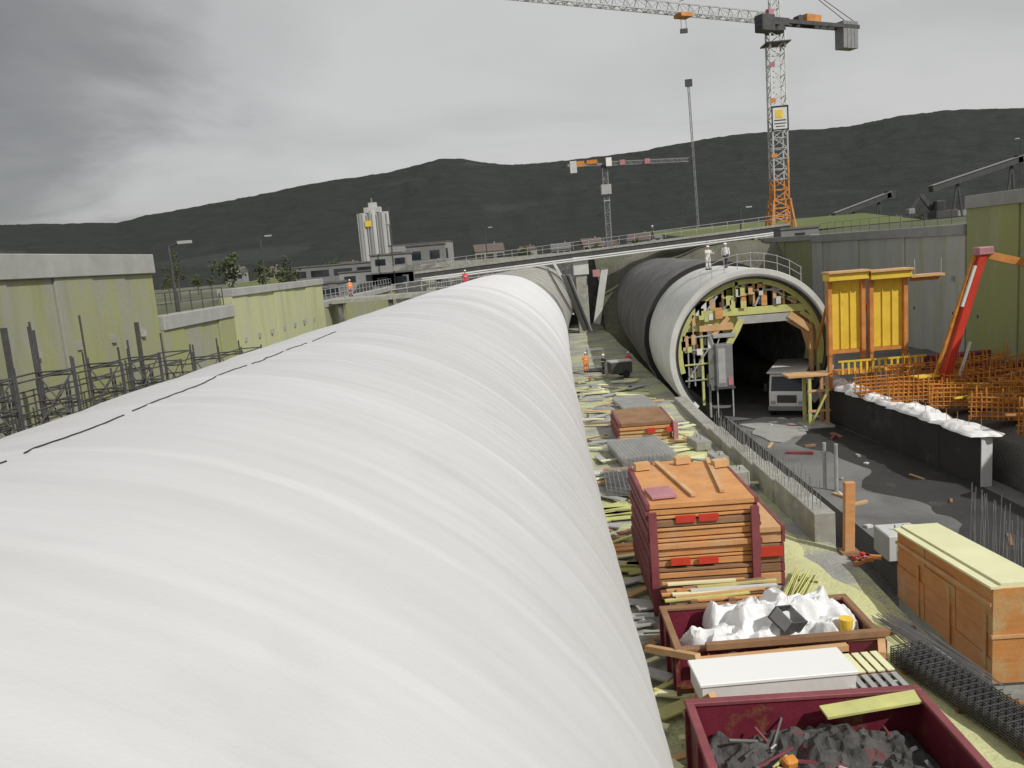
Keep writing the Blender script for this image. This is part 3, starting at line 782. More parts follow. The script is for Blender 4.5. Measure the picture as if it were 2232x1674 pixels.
t = thing('mobile_crane_boom', 'thin upright lattice boom standing alone on the skyline left of the tower crane', 'crane boom', (52.8,250,8))
lattice(MB(), (0.3,0,0), (-1.0,0,49), 0.5, 34, 0.05, 0.03).build('boom', M['steel'], t)
MB().box(-1.9,0.1,-0.5,0.5,48.6,50.6).build('boom_head', M['dark'], t)
MB().box(-3,3,-2,2,0.5,3.2).build('carrier', M['dark'], t)

# ------------------------------------------------------------------ silo, huts, village
t = thing('silo_block', 'pale grey silo tower with vertical ribs and small yellow emblem', 'silo', (-46.6,250,8))
for k, x in enumerate((-3.1, 0, 3.1)):
    mb = MB(); mb.tube((x,0,0),(x,0,19.6+(0.6 if k == 1 else 0)),1.85,24)
    mb.build('silo_tube', M['silo'], t, smooth=False)
for k in range(7): MB().box(-4.6+1.5*k, -4.5+1.5*k+0.12, -2.05, -1.75, 0, 19.4).build('rib', M['galv'], t)
MB().box(-2.4,2.6,-1.6,1.6,19.6,21.2).box(-1,1.4,-1,1,21.2,22.6).build('head_house', M['silo'], t)
MB().box(-0.2,0.2,-0.2,0.2,22.6,24.0).build('vent', M['steel'], t)
MB().box(-2.3,-0.3,-2.12,-2.06,15.4,17.2).build('emblem', M['yellow'], t)
MB().box(4.9,5.2,-0.4,0.4,0,21.0).build('ladder_shaft', M['dark'], t)

def hut(name, label, cat, x, y, z, w, d, h, m='hut', roof='roof', nwin=2, gable=False, rz=0, group=None, overh=0.15):
    t = thing(name, label, cat, (x,y,z), rz, group)
    MB().box(-w/2,w/2,-d/2,d/2,-2,h).build('wall', M[m], t)
    if gable:
        r = MB().poly([(-w/2-0.4,-d/2-0.4,h-0.05),(w/2+0.4,-d/2-0.4,h-0.05),(w/2+0.4,d/2+0.4,h-0.05),(-w/2-0.4,d/2+0.4,h-0.05),(-w/2-0.4,0,h+d*0.36),(w/2+0.4,0,h+d*0.36)],
            [(0,1,5,4),(2,3,4,5),(0,4,3),(1,2,5),(0,3,2,1)]).build('roof', M[roof], t)
        MB().box(w*0.2,w*0.2+0.6,-0.3,0.4,h+d*0.2,h+d*0.36+0.9).build('chimney', M['plaster'], r)
    else:
        MB().box(-w/2-overh,w/2+overh,-d/2-overh,d/2+overh,h,h+0.22).build('roof', M[roof], t)
    for k in range(nwin):
        x0 = -w/2 + w*(k+0.5)/nwin
        f = MB().box(x0-w*0.13/ max(1,nwin/3),x0+w*0.13/max(1,nwin/3),-d/2-0.06,-d/2+0.02,h*0.42,h*0.78).build('window', M['glass'], t)
    if cat in ('container','site hut'):
        MB().box(w/2-1.3,w/2-0.4,-d/2-0.05,-d/2+0.02,0.05,2.1).build('door', M['steel'], t)
    return t
hut('long_shed','long low grey shed with a flat roof left of the silo','shed', -36,150,8.6, 17,7,3.2,'hut','roof',4)
hut('site_container','grey site container in front of the silo foot','container', -27.0,130,7.6, 7,2.6,2.7,'hut_lt','roof',2)
hut('site_container','upper grey site container stacked beside the dark lamp post','container', -21.0,124,9.9, 6.0,2.6,2.6,'hut_lt','roof',2)
hut('site_container','lower grey site container beside the dark lamp post','container', -21.0,124,7.2, 6.0,2.6,2.5,'hut','roof',2)
hut('site_hut','grey hut with two windows right of the dark lamp post','site hut', -17.5,140,9.8, 6.5,3,4.0,'hut','roof_r',2)
hut('site_hut','pale hut partly behind the sunlit retaining wall','site hut', -24.5,88,7.2, 8,2.6,2.2,'hut','roof',3)
hut('warehouse','wide pale warehouse at the foot of the hill right of the silo','building', -30,230,8.4, 17,12,8.0,'hut_lt','roof',4)
hut('dark_roof_hut','dark roofed hut behind the far left wall','site hut', -37,52,10.2, 9,5,2.9,'hut','roof',2)
hut('dark_roof_hut','low black roofed hut behind the leftmost capping beam','site hut', -30,36,10.6, 12,4,1.95,'dark','dark',2)
hut('machine_house','dark grey machine house on the back slope left of the crane foot','building', 33.0,100,9.0, 4.5,3,2.2,'hut','roof',1)

rng = random.Random(11)
vil = []
wallc = [('plaster','roof','pale house with a grey roof'),('plaster2','roof_r','cream house with a brown roof'),('plaster','roof_r','pale house with a brown roof')]
placements = [(-190,520),(-150,470),(-120,540),(-85,500),(-20,420),(0,520),(18,430),(38,480),(60,430),(78,520),(95,440),(112,500),(128,430),(150,520),(165,450),(185,540),(210,470),(235,560),(265,500),(300,560),(140,610),(180,640),(225,660),(60,600),(90,640)]
for k, (x, y) in enumerate(placements):
    m_, r_, lb = wallc[k % 3]
    w_ = rng.uniform(9,15)
    lift = max(0,(math.hypot(x,y)-700)*0.03)
    hut('village_house', lb + ' in the village below the hill', 'house', x, y, 8.2+lift, w_, rng.uniform(8,11), rng.uniform(4.5,7.5), m_, r_, 3, True, rng.uniform(-0.6,0.6), 'village houses: '+lb)
# grassy terrace left of the crane foot
g = MB().poly([(28,128,11.0),(24,170,13.5),(70,170,13.8),(62,128,11.2)], [(0,3,2,1)]).build('grass_terrace', M['grass']); tag(g, kind='structure')
g = MB().poly([(-60,150,9.2),(-60,175,10.2),(-18,175,10.2),(-22,150,9.4)], [(0,3,2,1)]).build('grass_verge', M['grass']); tag(g, kind='structure')

def conveyor(label, p, q, legs):
    t = thing('conveyor', label, 'conveyor', p)
    p = Vector(p); q = Vector(q)-p
    MB().beam((0,0,0), q, 1.6, 1.0).build('belt_gallery', M['dark'], t)
    MB().beam(Vector((0,0,0.62)), q+Vector((0,0,0.62)), 1.9, 0.12).build('cover', M['steel'], t)
    for f in legs:
        a = q*f; MB().beam(a, Vector((a.x-1,a.y,-6)), 0.3).beam(a, Vector((a.x+1,a.y,-6)), 0.3).build('trestle', M['dark'], t)
    MB().obox(tuple(q), (1.6,1.6,1.6)).build('head_drum', M['dark'], t)
conveyor('lower dark inclined conveyor right of the tower crane', (64,170,13.6), (75.5,170,17.0), (0.35,0.8))
conveyor('upper dark inclined conveyor at the right edge', (74,150,16.6), (90,150,20.6), (0.3,0.9))

def excavator():
    t = thing('excavator', 'dark excavator with raised bucket arm on the rim beside the tall right wall', 'excavator', (60.9,120,10.2))
    for s in (-1.1,1.1):
        mb = MB(); mb.box(-1.8,1.8,s-0.3,s+0.3,0,0.8); mb.build('track', M['black'], t, bevel=0.2)
    MB().box(-1.6,1.6,-1.3,1.3,0.9,2.1).build('body', M['dark'], t, bevel=0.1)
    c = MB().box(-1.5,-0.2,-1.3,-0.2,2.1,3.5).build('cab', M['dark'], t, bevel=0.08)
    MB().box(-1.56,-1.5,-1.2,-0.3,2.4,3.3).box(-1.3,-0.4,-1.35,-1.3,2.4,3.3).build('window', M['glass'], c)
    MB().beam((-1,0.3,1.8),(-3.0,0.3,4.6),0.45,0.6).build('boom', M['dark'], t)
    MB().beam((-3.0,0.3,4.6),(-4.4,0.3,2.6),0.3,0.45).build('stick', M['dark'], t)
    MB().box(-5.0,-4.0,-0.2,0.8,1.8,2.7).build('bucket', M['steel'], t, bevel=0.1)
excavator()

def lamp_post(label, x, y, z, h, dx=1.2):
    t = thing('lamp_post', label, 'lamp post', (x,y,z))
    MB().tube((0,0,0),(0,0,h),0.13,8,0.08).build('pole', M['dark'], t)
    MB().tube((0,0,h-0.05),(dx,0,h+0.2),0.06,6).build('arm', M['dark'], t)
    MB().obox((dx+0.25,0,h+0.18),(0.8,0.35,0.18)).build('lamp_head', M['lamp'], t)
lamp_post('tall dark lamp post in front of the silo', -20.1,120,8.0,8.8,-0.6)
lamp_post('short lamp post above the low left wall', -33,100,7,8.5,0.8)
lamp_post('thin lamp post behind the left wall railings', -22.3,50,8,5.0,0.8)
lamp_post('lamp post on the grass far behind the bridge', -8,160,8.6,8,0.8)
lamp_post('lamp post at the top right above the conveyor', 96,160,11,14,-1.0)
lamp_post('curved lamp post at the left of the crane foot', 29.5,112,10.4,4.2,0.9)

# ------------------------------------------------------------------ trees on the rim and the valley floor
def leaf_crown(name, n, rx, rz, seed):
    rg = random.Random(seed); mb = MB()
    cl = [(rg.gauss(0,0.42)*rx, rg.gauss(0,0.42)*rx, rg.uniform(-0.8,0.9)*rz, rg.uniform(0.28,0.5)*rx) for _ in range(13)]
    for _ in range(n):
        c = rg.choice(cl); d = Vector((rg.gauss(0,1),rg.gauss(0,1),rg.gauss(0,1))).normalized()*c[3]*rg.uniform(0.55,1.05)
        p = Vector(c[:3])+d; s = rg.uniform(0.14,0.30)*rx*0.5
        a = Vector((rg.gauss(0,1),rg.gauss(0,1),rg.gauss(0,1))).normalized(); b = a.cross(Vector((rg.gauss(0,1),rg.gauss(0,1),rg.gauss(0,1)))).normalized()
        mb.poly([p-a*s, p-b*s*0.7, p+a*s, p+b*s*0.7], [(0,1,2,3)])
    return mb
def tree(name, label, x, y, z, h, r, seed, group):
    t = thing(name, label, 'tree', (x,y,z), seed, group)
    tr = MB().tube((0,0,-0.5),(0,0,h*0.45),0.09*r,7,0.05*r)
    rg = random.Random(seed)
    for k in range(5):
        a = rg.random()*6; tr.tube((0,0,h*(0.3+0.06*k)),(math.cos(a)*r*0.5,math.sin(a)*r*0.5,h*(0.5+0.07*k)),0.04*r,5,0.015*r)
    tr.build('trunk', M['bark'], t)
    c = leaf_crown('crown', 420, r, h*0.34, seed).build('crown', M['leaf'], t); c.location = (0,0,h*0.62)
    return t
t0 = tree('round_tree', 'dark broad tree in the valley beyond the pit', -36,118,7.0,5.2,2.0,3,'trees in the valley')
t1 = tree('slim_tree', 'slim dark tree in the valley beyond the pit', -30,100,7.0,6.2,1.1,8,'slim trees in the valley')
rg = random.Random(4)
for k in range(34):
    x = rg.uniform(-170,240); y = rg.uniform(190,420)
    if k < 5: x, y = [(-58,128),(-52,140),(-44,132),(-66,150),(-72,135)][k]
    dup(t0 if k % 3 else t1, (x,y,8.0), rg.random()*6, None, rg.uniform(0.8,1.5))

# ------------------------------------------------------------------ formwork carriage in the mouth
def carriage():
    t = thing('formwork_carriage', 'timber and steel formwork carriage filling the tunnel mouth around its road opening', 'formwork', (14.7,54,0))
    r0 = 4.85
    def X(x): return x-14.7
    yb = 0.7
    MB().box(X(11.0),X(19.2),yb-0.2,yb+0.15,5.45,5.95).build('main_beam', M['wood_yl'], t, bevel=0.02)
    MB().box(X(13.9),X(17.6),yb-0.15,yb+0.1,4.85,5.40).build('portal_head', M['galv'], t)
    for k, x in enumerate((11.6,12.3,13.0,13.75,14.4,15.1,15.8,16.5,17.1,17.8,18.4)):
        zt = ZR + math.sqrt(max(0.1, r0**2-(x-14.7)**2)) - 0.05
        wd = 0.26 if k % 3 == 1 else 0.13
        MB().box(X(x)-wd/2,X(x)+wd/2,yb-0.12,yb+0.12,5.96,zt).build('post', M[['wood_yl','galv','wood_lt'][k % 3]], t)
        if k in (1,4,6,9): MB().box(X(x)-0.22,X(x)+0.16,yb-0.16,yb-0.125,6.0,6.0+(zt-6.0)*0.6).build('board', M['wood_lt' if k % 2 else 'wood'], t)
    for (x0,z0,x1,z1,m_) in ((11.6,6.6,13.0,7.2,'galv'),(13.0,6.7,15.1,6.9,'wood_yl'),(15.1,7.1,17.1,7.0,'galv'),(16.5,6.5,18.3,6.4,'wood_yl'),(13.0,6.0,14.4,7.3,'galv'),(15.1,6.0,15.8,7.4,'galv'),(17.8,6.0,16.5,7.0,'galv'),(11.9,6.0,12.6,6.9,'galv')):
        MB().beam((X(x0),yb-0.18,z0),(X(x1),yb-0.18,z1),0.12).build('brace', M[m_], t)
    # arched timber ribs and plywood skin behind
    for yy in (0.35, 1.6, 2.9):
        P = []
        for r1, y1 in ((4.95,yy),(4.95,yy+0.14),(4.62,yy+0.14),(4.62,yy)):
            for k in range(61):
                a = -0.25+(PI+0.5)*k/60; P.append((r1*math.cos(a), y1, ZR+r1*math.sin(a)))
        P += P[:61]
        MB().grid(P, 5, 61).build('rib', M['wood_yl'], t)
    for pts, m_ in (([(10.3,4.55),(12.9,4.55),(13.5,3.3),(14.3,4.6),(14.3,5.44),(10.6,5.44)],'wood_yl'), ([(17.2,4.84),(18.3,4.1),(18.75,2.6),(19.35,2.6),(19.2,5.44),(17.2,5.44)],'wood_lt')):
        n_ = len(pts)
        MB().poly([(X(a),yb+0.16,b) for a,b in pts]+[(X(a),yb+0.22,b) for a,b in pts],[tuple(range(n_)),tuple(range(2*n_-1,n_-1,-1))]+[(i,(i+1)%n_,n_+(i+1)%n_,n_+i) for i in range(n_)]).build('face_boarding', M[m_], t)
    rr_ = random.Random(3)
    for k in range(64):
        a = rr_.uniform(0.35,PI-0.05); q = rr_.uniform(3.3,4.75)
        x = 14.7+q*math.cos(a); z = ZR+q*math.sin(a)
        if z < 6.1 and x > 13.0: continue
        yb_ = yb; yb = yb_ - (0.55 if k % 2 else 0)-0.02*k*(k % 2)
        MB().box(X(x)-rr_.uniform(0.08,0.28),X(x)+rr_.uniform(0.05,0.25),yb+0.2+0.02*k,yb+0.215+0.02*k,z-rr_.uniform(0.2,0.5),z+rr_.uniform(0.1,0.4)).build('board', M[rr_.choice(['wood_yl','wood_yl','conc_lt','white','wood_lt','wood'])], t)
        yb = yb_
    for k in range(16):
        x = 10.3+0.17*k; z = 0.4+rr_.uniform(0,3.6)
        MB().box(X(x),X(x)+rr_.uniform(0.12,0.4),yb+0.3+0.03*k,yb+0.32+0.03*k,max(-0.2,z-rr_.uniform(0.2,0.9)),z+0.2).build('board', M[['wood_yl','white','conc_lt'][k%3]], t)
    # haunches and legs of the portal
    for (p, q, wd, m_) in (((12.9,2.9),(14.2,5.2),0.42,'wood_yl'), ((12.2,4.2),(13.3,5.4),0.3,'wood_lt'), ((17.4,5.3),(18.8,4.2),0.45,'wood_lt'), ((18.2,5.4),(19.2,4.6),0.3,'wood_yl')):
        MB().beam((X(p[0]),yb-0.1,p[1]),(X(q[0]),yb-0.1,q[1]),0.3,wd).build('haunch', M[m_], t)
    MB().box(X(11.3),X(13.6),yb-0.3,yb+0.2,4.55,4.95).build('side_beam', M['wood_lt'], t)
    MB().box(X(12.2),X(13.7),yb-0.32,yb+0.2,4.05,4.32).build('side_beam', M['galv'], t)
    for x, z0, z1, m_, wd in ((11.45,-0.6,4.5,'wood_yl',0.16),(12.05,0.4,5.0,'white',0.34),(18.9,0.6,4.8,'wood_lt',0.25),(19.35,0.8,4.4,'wood_yl',0.2),(11.9,-1.5,0.8,'galv',0.12),(10.5,1.0,4.3,'galv',0.08),(10.9,0.8,5.0,'galv',0.08)):
        MB().box(X(x)-wd/2,X(x)+wd/2,yb-0.1,yb+0.15,z0,z1).build('leg', M[m_], t)
    for z in (1.2,2.3,3.3,4.2):
        MB().beam((X(10.2 if z < 3.5 else 10.5),yb-0.15,z),(X(12.2),yb-0.15,z+0.05),0.09).build('ledger', M['galv' if z != 2.3 else 'wood_yl'], t)
    MB().beam((X(10.4),yb-0.2,1.3),(X(11.9),yb-0.2,3.4),0.08).build('brace', M['galv'], t)
    MB().beam((X(12.0),yb-0.2,2.4),(X(12.7),yb-0.2,4.2),0.08).build('brace', M['galv'], t)
    MB().beam((X(12.7),yb-0.2,2.4),(X(12.0),yb-0.2,4.2),0.08).build('brace', M['galv'], t)
    for z in (5.6,):
        for y in (1.0, 2.2): MB().box(X(11.2),X(18.9),y,y+0.9,z-0.1,z-0.04).build('platform_board', M['wood_lt'], t)
carriage()

t = thing('generator_box', 'grey sheet metal cabinet left of the road opening inside the tunnel mouth', 'cabinet', (12.75,54.3,0.7)); t.scale = (0.8,1,0.92)
MB().box(-0.65,0.75,-0.4,0.5,0,3.2).build('housing', M['steel'], t, bevel=0.03)
MB().box(-0.5,0.1,-0.43,-0.4,0.3,2.9).build('door', M['galv'], t)
MB().box(0.3,0.7,-0.46,-0.41,0.15,0.75).build('red_plate', M['pink'], t)
MB().box(-0.75,0.85,-0.5,0.6,-0.12,0.0).build('base_frame', M['dark'], t)
for x in (-0.6,0.7): MB().box(x-0.05,x+0.05,-0.3,-0.2,-2.3,-0.12).build('leg', M['galv'], t)

def truck():
    t = thing('site_truck', 'pale box bodied site truck standing in the tunnel mouth', 'truck', (16.75,53.4,-1.58), -0.42)
    t.scale = (1.05,0.8,0.88)
    MB().box(-1.15,1.15,1.9,7.5,0.9,3.4).build('cargo_box', M['helmet'], t, bevel=0.05)
    MB().box(-1.2,1.2,-0.2,7.6,3.4,3.52).build('roof_cover', M['white'], t, bevel=0.04)
    cab = MB().poly([(-1.1,0,0.7),(1.1,0,0.7),(1.1,1.85,0.7),(-1.1,1.85,0.7),(-1.1,0,1.9),(1.1,0,1.9),(-1.05,0.35,3.3),(1.05,0.35,3.3),(1.05,1.85,3.3),(-1.05,1.85,3.3)],
        [(0,1,5,4),(4,5,7,6),(6,7,8,9),(0,4,6,9,3),(1,2,8,7,5),(2,3,9,8),(0,3,2,1)]).build('cab', M['helmet'], t, bevel=0.05)
    MB().poly([(-0.98,0.02,2.0),(0.98,0.02,2.0),(0.93,0.30,3.12),(-0.93,0.30,3.12)],[(0,1,2,3)]).build('windscreen', M['glass'], cab)
    MB().box(-1.13,-1.09,0.5,1.5,2.0,2.9).build('side_window', M['glass'], cab)
    MB().box(-0.6,0.6,-0.04,0.0,1.1,1.7).build('grille', M['dark'], cab)
    MB().box(-1.15,1.15,-0.15,0.1,0.5,0.85).build('bumper', M['steel'], t, bevel=0.03)
    for s in (-0.85,0.85): MB().box(s-0.15,s+0.15,-0.06,-0.01,1.0,1.25).build('headlight', M['lamp'], t)
    for y in (0.9,5.6):
        for s in (-1,1):
            wl = MB().tube((s*0.82,y,0.48),(s*1.12,y,0.48),0.48,18).build('wheel', M['black'], t)
            MB().tube((s*1.1,y,0.48),(s*1.135,y,0.48),0.24,12).build('rim', M['galv'], wl)
    for s in (-1.3,1.3): MB().box(s-0.1,s+0.1,0.0,0.15,2.0,2.6).build('mirror', M['black'], t)
truck()
# timber access tower at the far end of the shaded wall
t = thing('timber_tower', 'small timber access tower with a plank platform right of the truck', 'platform', (17.6,50.3,-1.58))
for x in (-0.55,0.55):
    for y in (-0.5,0.5): MB().box(x-0.09,x+0.09,y-0.09,y+0.09,0,3.3).build('post', M['wood_lt' if x > 0 else 'wood_yl'], t)
MB().box(-1.9,0.8,-0.7,0.7,3.3,3.42).build('platform', M['wood_lt'], t)
for z in (1.0,2.3):
    MB().box(-0.7,0.7,-0.62,-0.56,z,z+0.15).build('rail', M['wood_lt'], t)
MB().beam((-0.55,-0.65,0.2),(0.55,-0.65,2.4),0.12).build('brace', M['wood_yl'], t)
MB().box(-0.9,0.9,-0.8,0.8,-0.0,0.12).build('footing', M['conc_lt'], t)

# ------------------------------------------------------------------ yellow wall shutters
def shutter(name, label, x0, x1, y, z0, z1):
    t = thing(name, label, 'formwork', ((x0+x1)/2, y, z0)); w_ = (x1-x0)/2; H = z1-z0
    MB().box(-w_+0.14,w_-0.14,0.10,0.16,0.35,H-0.55).build('skin', M['yellow'], t)
    for s in (-1,1): MB().box(s*w_-0.13,s*w_+0.13,-0.15,0.3,0,H).build('side_frame', M['orange'], t, bevel=0.02)
    MB().box(-w_-0.2,w_+0.2,-0.55,0.5,H-0.5,H-0.05).build('top_box', M['yellow'], t, bevel=0.03)
    MB().box(-w_-0.25,w_+0.25,-0.7,0.6,H-0.04,H+0.08).build('walkway_board', M['wood_lt'], t)
    for z in (0.1, H*0.5): MB().box(-w_+0.14,w_-0.14,-0.02 if z < 1 else 0.165,0.3,z,z+0.22).build('cross_rail', M['orange'], t)
    for x in (-0.3,0.3): MB().box(x-0.03,x+0.03,0.02,0.10,0.35,H-0.55).build('stiffener', M['yellow'], t)
    for s in (-1,1): MB().beam((s*w_*0.8,0.3,H*0.8),(s*w_*0.8,3.0,0.1),0.14).build('raking_prop', M['orange'], t)
    for s in (-1,1): MB().box(s*w_-0.1,s*w_+0.1,-0.1,0.2,-2.2,0.0).build('leg', M['orange'], t)
shutter('wall_shutter', 'left one of the two yellow wall shutters, next to the tunnel mouth', 18.45,20.5,50,2.9,8.05)
shutter('wall_shutter', 'right one of the two yellow wall shutters', 21.0,23.1,50,2.9,7.95)
t = thing('walkway_platform', 'orange walkway platform reaching right from the top of the yellow shutters', 'platform', (23.4,50,7.4))
MB().box(-0.1,1.9,-0.5,0.5,0,0.14).build('deck', M['wood_lt'], t)
MB().beam((0,0,-0.1),(1.8,0,-0.1),0.15,0.3).build('bracket', M['orange'], t)
for x in (0.1,1.7): MB().tube((x,-0.4,0.1),(x,-0.4,1.1),0.025,5).build('rail_post', M['galv'], t)
t = thing('yellow_walkway', 'bright yellow lattice walkway across the foot of the yellow shutters', 'walkway', (18.5,48.6,1.9))
MB().box(-0.1,5.2,0,0.9,0,0.2).build('deck', M['orange'], t)
for k in range(14): MB().box(0.1+0.37*k,0.22+0.37*k,-0.06,0.0,0.0,0.75).build('stile', M['yellow'], t)
MB().box(-0.1,5.2,-0.08,0.0,0.75,0.85).build('top_rail', M['yellow'], t)

# red boom
t = thing('placing_boom', 'bright red leaning concrete placing boom with an orange arm off to the right', 'boom', (22.7,45,1.0))
MB().beam((0,0,0),(2.35,0,7.9),0.42,0.5).build('red_boom', M['red'], t, bevel=0.03)
MB().beam((-0.42,0.12,0.3),(1.95,0.12,7.6),0.14,0.2).build('feed_pipe', M['rust'], t)
MB().beam((2.3,0,7.7),(5.6,-0.2,6.7),0.28,0.42).build('orange_arm', M['orange'], t)
MB().obox((2.35,0,7.85),(0.85,0.7,0.45)).build('knuckle', M['pink'], t, bevel=0.05)
MB().beam((1.05,-0.35,4.9),(1.75,-0.35,7.1),0.13).build('ram', M['white'], t)
MB().beam((0.95,-0.3,1.0),(1.55,-0.3,2.9),0.12).build('hose_end', M['white'], t)
MB().obox((0,0,-0.2),(1.3,1.2,0.6)).build('base_plate', M['orange'], t)

# ------------------------------------------------------------------ rebar cages on the bench
def cage(label, x, y, z, w_, d_, h_, rz, nb, seed, m='rust'):
    rg = random.Random(seed)
    t = thing('rebar_cage', label, 'reinforcement cage', (x,y,z), rz, 'rusty reinforcement cages on the earth bench')
    for side in (0, 1):
        mb = MB()
        for k in range(nb):
            xx = -w_/2 + w_*k/(nb-1)
            mb.tube((xx, side*d_, 0), (xx+rg.uniform(-.05,.05), side*d_+rg.uniform(-.05,.05), h_*rg.uniform(0.75,1.35)), 0.034, 4)
        mb.build('upright_bars', M[m], t)
    mb = MB()
    for k in range(5):
        z_ = h_*(0.12+0.2*k)
        mb.tube((-w_/2-0.1,0,z_),(w_/2+0.1,0,z_+rg.uniform(-.05,.05)),0.03,4); mb.tube((-w_/2-0.1,d_,z_),(w_/2+0.1,d_,z_),0.03,4)
    for k in range(nb//2):
        xx = -w_/2 + w_*2*k/(nb-1); mb.tube((xx,0,h_*0.9),(xx,d_,h_*0.9),0.025,4); mb.tube((xx,0,h_*0.3),(xx,d_,h_*0.5),0.025,4)
    mb.build('cross_bars', M[m], t)
    MB().box(-w_/2,w_/2,0.1,d_-0.1,-0.05,0.12).build('bearer', M['wood_dk'], t)
cgs = [(20.9,46.2,0.9,4.2,0.9,1.1,0.0),(23.4,47.3,0.9,4.5,1.0,1.5,-0.1),(21.4,43.6,0.9,3.6,0.9,1.1,-0.2),(25.0,44.2,0.9,4.4,1.2,1.4,0.1),(22.6,41.2,0.9,4.0,1.0,1.2,-0.35),(26.6,46.3,0.9,4.0,1.4,1.8,0.2),(22.6,38.2,0.9,3.2,1.0,1.2,-0.5),(25.6,40.4,0.9,4.2,1.2,1.5,-0.2),(27.8,42.4,0.9,3.2,1.2,1.6,0.0),(24.0,36.2,0.9,2.8,1.0,1.3,-0.6),(26.8,37.0,0.9,3.6,1.2,1.4,-0.3),(28.4,39.4,0.9,2.8,1.2,1.5,0.2),(22.3,34.4,0.9,2.8,1.1,1.3,-0.9),(24.9,33.2,0.9,3.2,1.2,1.4,-0.5),(22.2,31.0,0.6,3.0,1.1,1.2,-1.0)]
names = ['rusty cage just behind the far white membrane','long rusty cage at the foot of the yellow shutters','rusty cage left of the red boom foot','rusty cage right of the red boom foot','rusty cage above the middle membrane roll','tallest rusty cage at the foot of the right wall','rusty cage behind the white roll nearest the wall end','rusty cage in the middle of the right hand bench','rusty cage close to the mossy right wall','nearest rusty cage beside the bright wall end','rusty cage at the right edge of the photo, lower one','rusty cage at the right edge of the photo, upper one','rusty cage right behind the bright wall end','rusty cage cut by the right edge, level with the wall end','lowest rusty cage at the right edge']
for k, c in enumerate(cgs): cage(names[k], *c[:6], c[6], 15, 50+k)
for k, (x,y,z,rz,lb) in enumerate(((26.0,37.9,2.3,0.4,'yellow board lying on the rusty cages, nearer the edge'),(22.0,45.2,2.05,0.1,'yellow board lying on the cages below the shutters'))):
    tag(MB().obox((0,0,0),(1.3,0.8,0.08),rz).build('yellow_board', M['yellow']), lb, 'board').location = (x,y,z)
for k, (x,y,lb) in enumerate(((27.4,52,'dark red steel girder stack against the right wall'),(28.2,47.5,'dark red girder by the mossy wall, nearer one'))):
    t = thing('girder_stack', lb, 'steel girders', (x,y,0.9))
    for j in range(4):
        MB().box(-2.2+0.1*j,2.2-0.15*j,-0.4,-0.1,0.32*j,0.32*j+0.28).box(-2.2,2.2,0.1,0.4,0.32*j,0.32*j+0.28).build('girder', M['red_edge'], t)

# ------------------------------------------------------------------ stacks of formwork panels between the tunnels
def panel_stack(label, x0, x1, y0, y1, z0, heights, seed, m='wood', edge='red_edge', side_edge=True, topbits=True, rz=0.0):
    rg = random.Random(seed)
    cx_, cy_ = (x0+x1)/2, (y0+y1)/2
    t = thing('panel_stack', label, 'panel stack', (cx_,cy_,z0), rz)
    z = 0.0; W = (x1-x0)/2; D = (y1-y0)/2
    for k, h in enumerate(heights):
        ox = rg.uniform(-0.06,0.06); oy = rg.uniform(-0.10,0.06)
        mm = m if rg.random() > 0.25 else ('wood_lt' if rg.random() > 0.5 else 'wood_dk')
        p = MB().obox((ox,oy,z+h/2-0.01), (2*W-0.16,2*D,h-0.04), rg.uniform(-0.012,0.012)).build('panel', M[mm], t, bevel=0.012)
        if side_edge:
            for s in (-1,1): MB().obox((s*(W-0.03)+ox,oy,z+h/2-0.01), (0.10,2*D+0.02,h-0.03)).build('edge_strip', M[edge], p)
        z += h
    return t, z
t, z = panel_stack('tall stack of brown formwork panels with dark red edges, biggest stack on the site', 2.85,6.0, 22.0,26.2, 0.12, [0.26,0.12,0.22,0.10,0.24,0.20,0.12,0.22,0.11,0.24,0.20,0.12,0.22,0.12,0.22,0.12,0.20,0.20], 2)
for s in (-1,1):
    MB().box(s*1.45-0.11,s*1.45+0.11,-2.28,-2.16,-0.05,z-0.25).build('corner_post', M['red_edge'], t)
MB().obox((-1.05,-1.3,z+0.05),(0.75,1.0,0.06),0.1).build('pink_board', M['pink'], t)
MB().obox((-0.4,0.2,z+0.04),(0.14,3.9,0.08),0.12).build('batten', M['wood_lt'], t)
MB().obox((0.9,0.3,z+0.04),(0.14,3.7,0.08),-0.1).build('batten', M['wood_lt'], t)
for (x, z_) in ((-0.5,2.62),(0.15,2.62),(-0.7,1.35),(0.1,1.34)):
    MB().box(x-0.28,x+0.28,-2.19,-2.12,z_,z_+0.2).build('red_clamp', M['red'], t)
for (x,y,dd) in ((-1.2,1.5,0.2),(0.2,1.9,0.15),(1.3,1.2,0.2)):
    MB().obox((x,y,z+0.12),(0.5,0.3,0.22),dd).build('spacer_block', M['wood_lt'], t)
t, z = panel_stack('lower stack of brown panels leaning against the right side of the tall stack', 6.08,7.05, 23.2,27.2, 0.10, [0.4,0.3,0.34,0.3,0.36,0.22], 5)
MB().obox((0.1,-2.05,1.1),(0.7,0.05,0.3)).build('red_clamp', M['red'], t)
t, z = panel_stack('square stack of orange brown panels, farther one beyond the steel mats', 4.25,7.2, 43.0,47.0, 0.05, [0.22,0.2,0.22,0.2,0.24], 8)
for (x,m_) in ((0.3,'red'),(1.35,'red')): MB().box(x-0.22,x+0.22,-2.2,-2.05,0.45,0.72).build('red_clamp', M[m_], t)
MB().box(1.5,1.75,-2.3,-1.9,0.0,1.0).build('pink_strap', M['pink'], t)
t, z = panel_stack('low stack of mixed boards in front of the tall panel stack', 3.2,6.1, 20.35,21.6, 0.10, [0.2,0.12,0.18,0.12,0.2,0.1], 12, 'wood_lt', 'wood_dk', False)
for x in (-0.9,0.1,1.1): MB().box(x-0.09,x+0.09,-0.78,-0.66,-0.1,1.05).build('stop_post', M['wood_dk'], t)
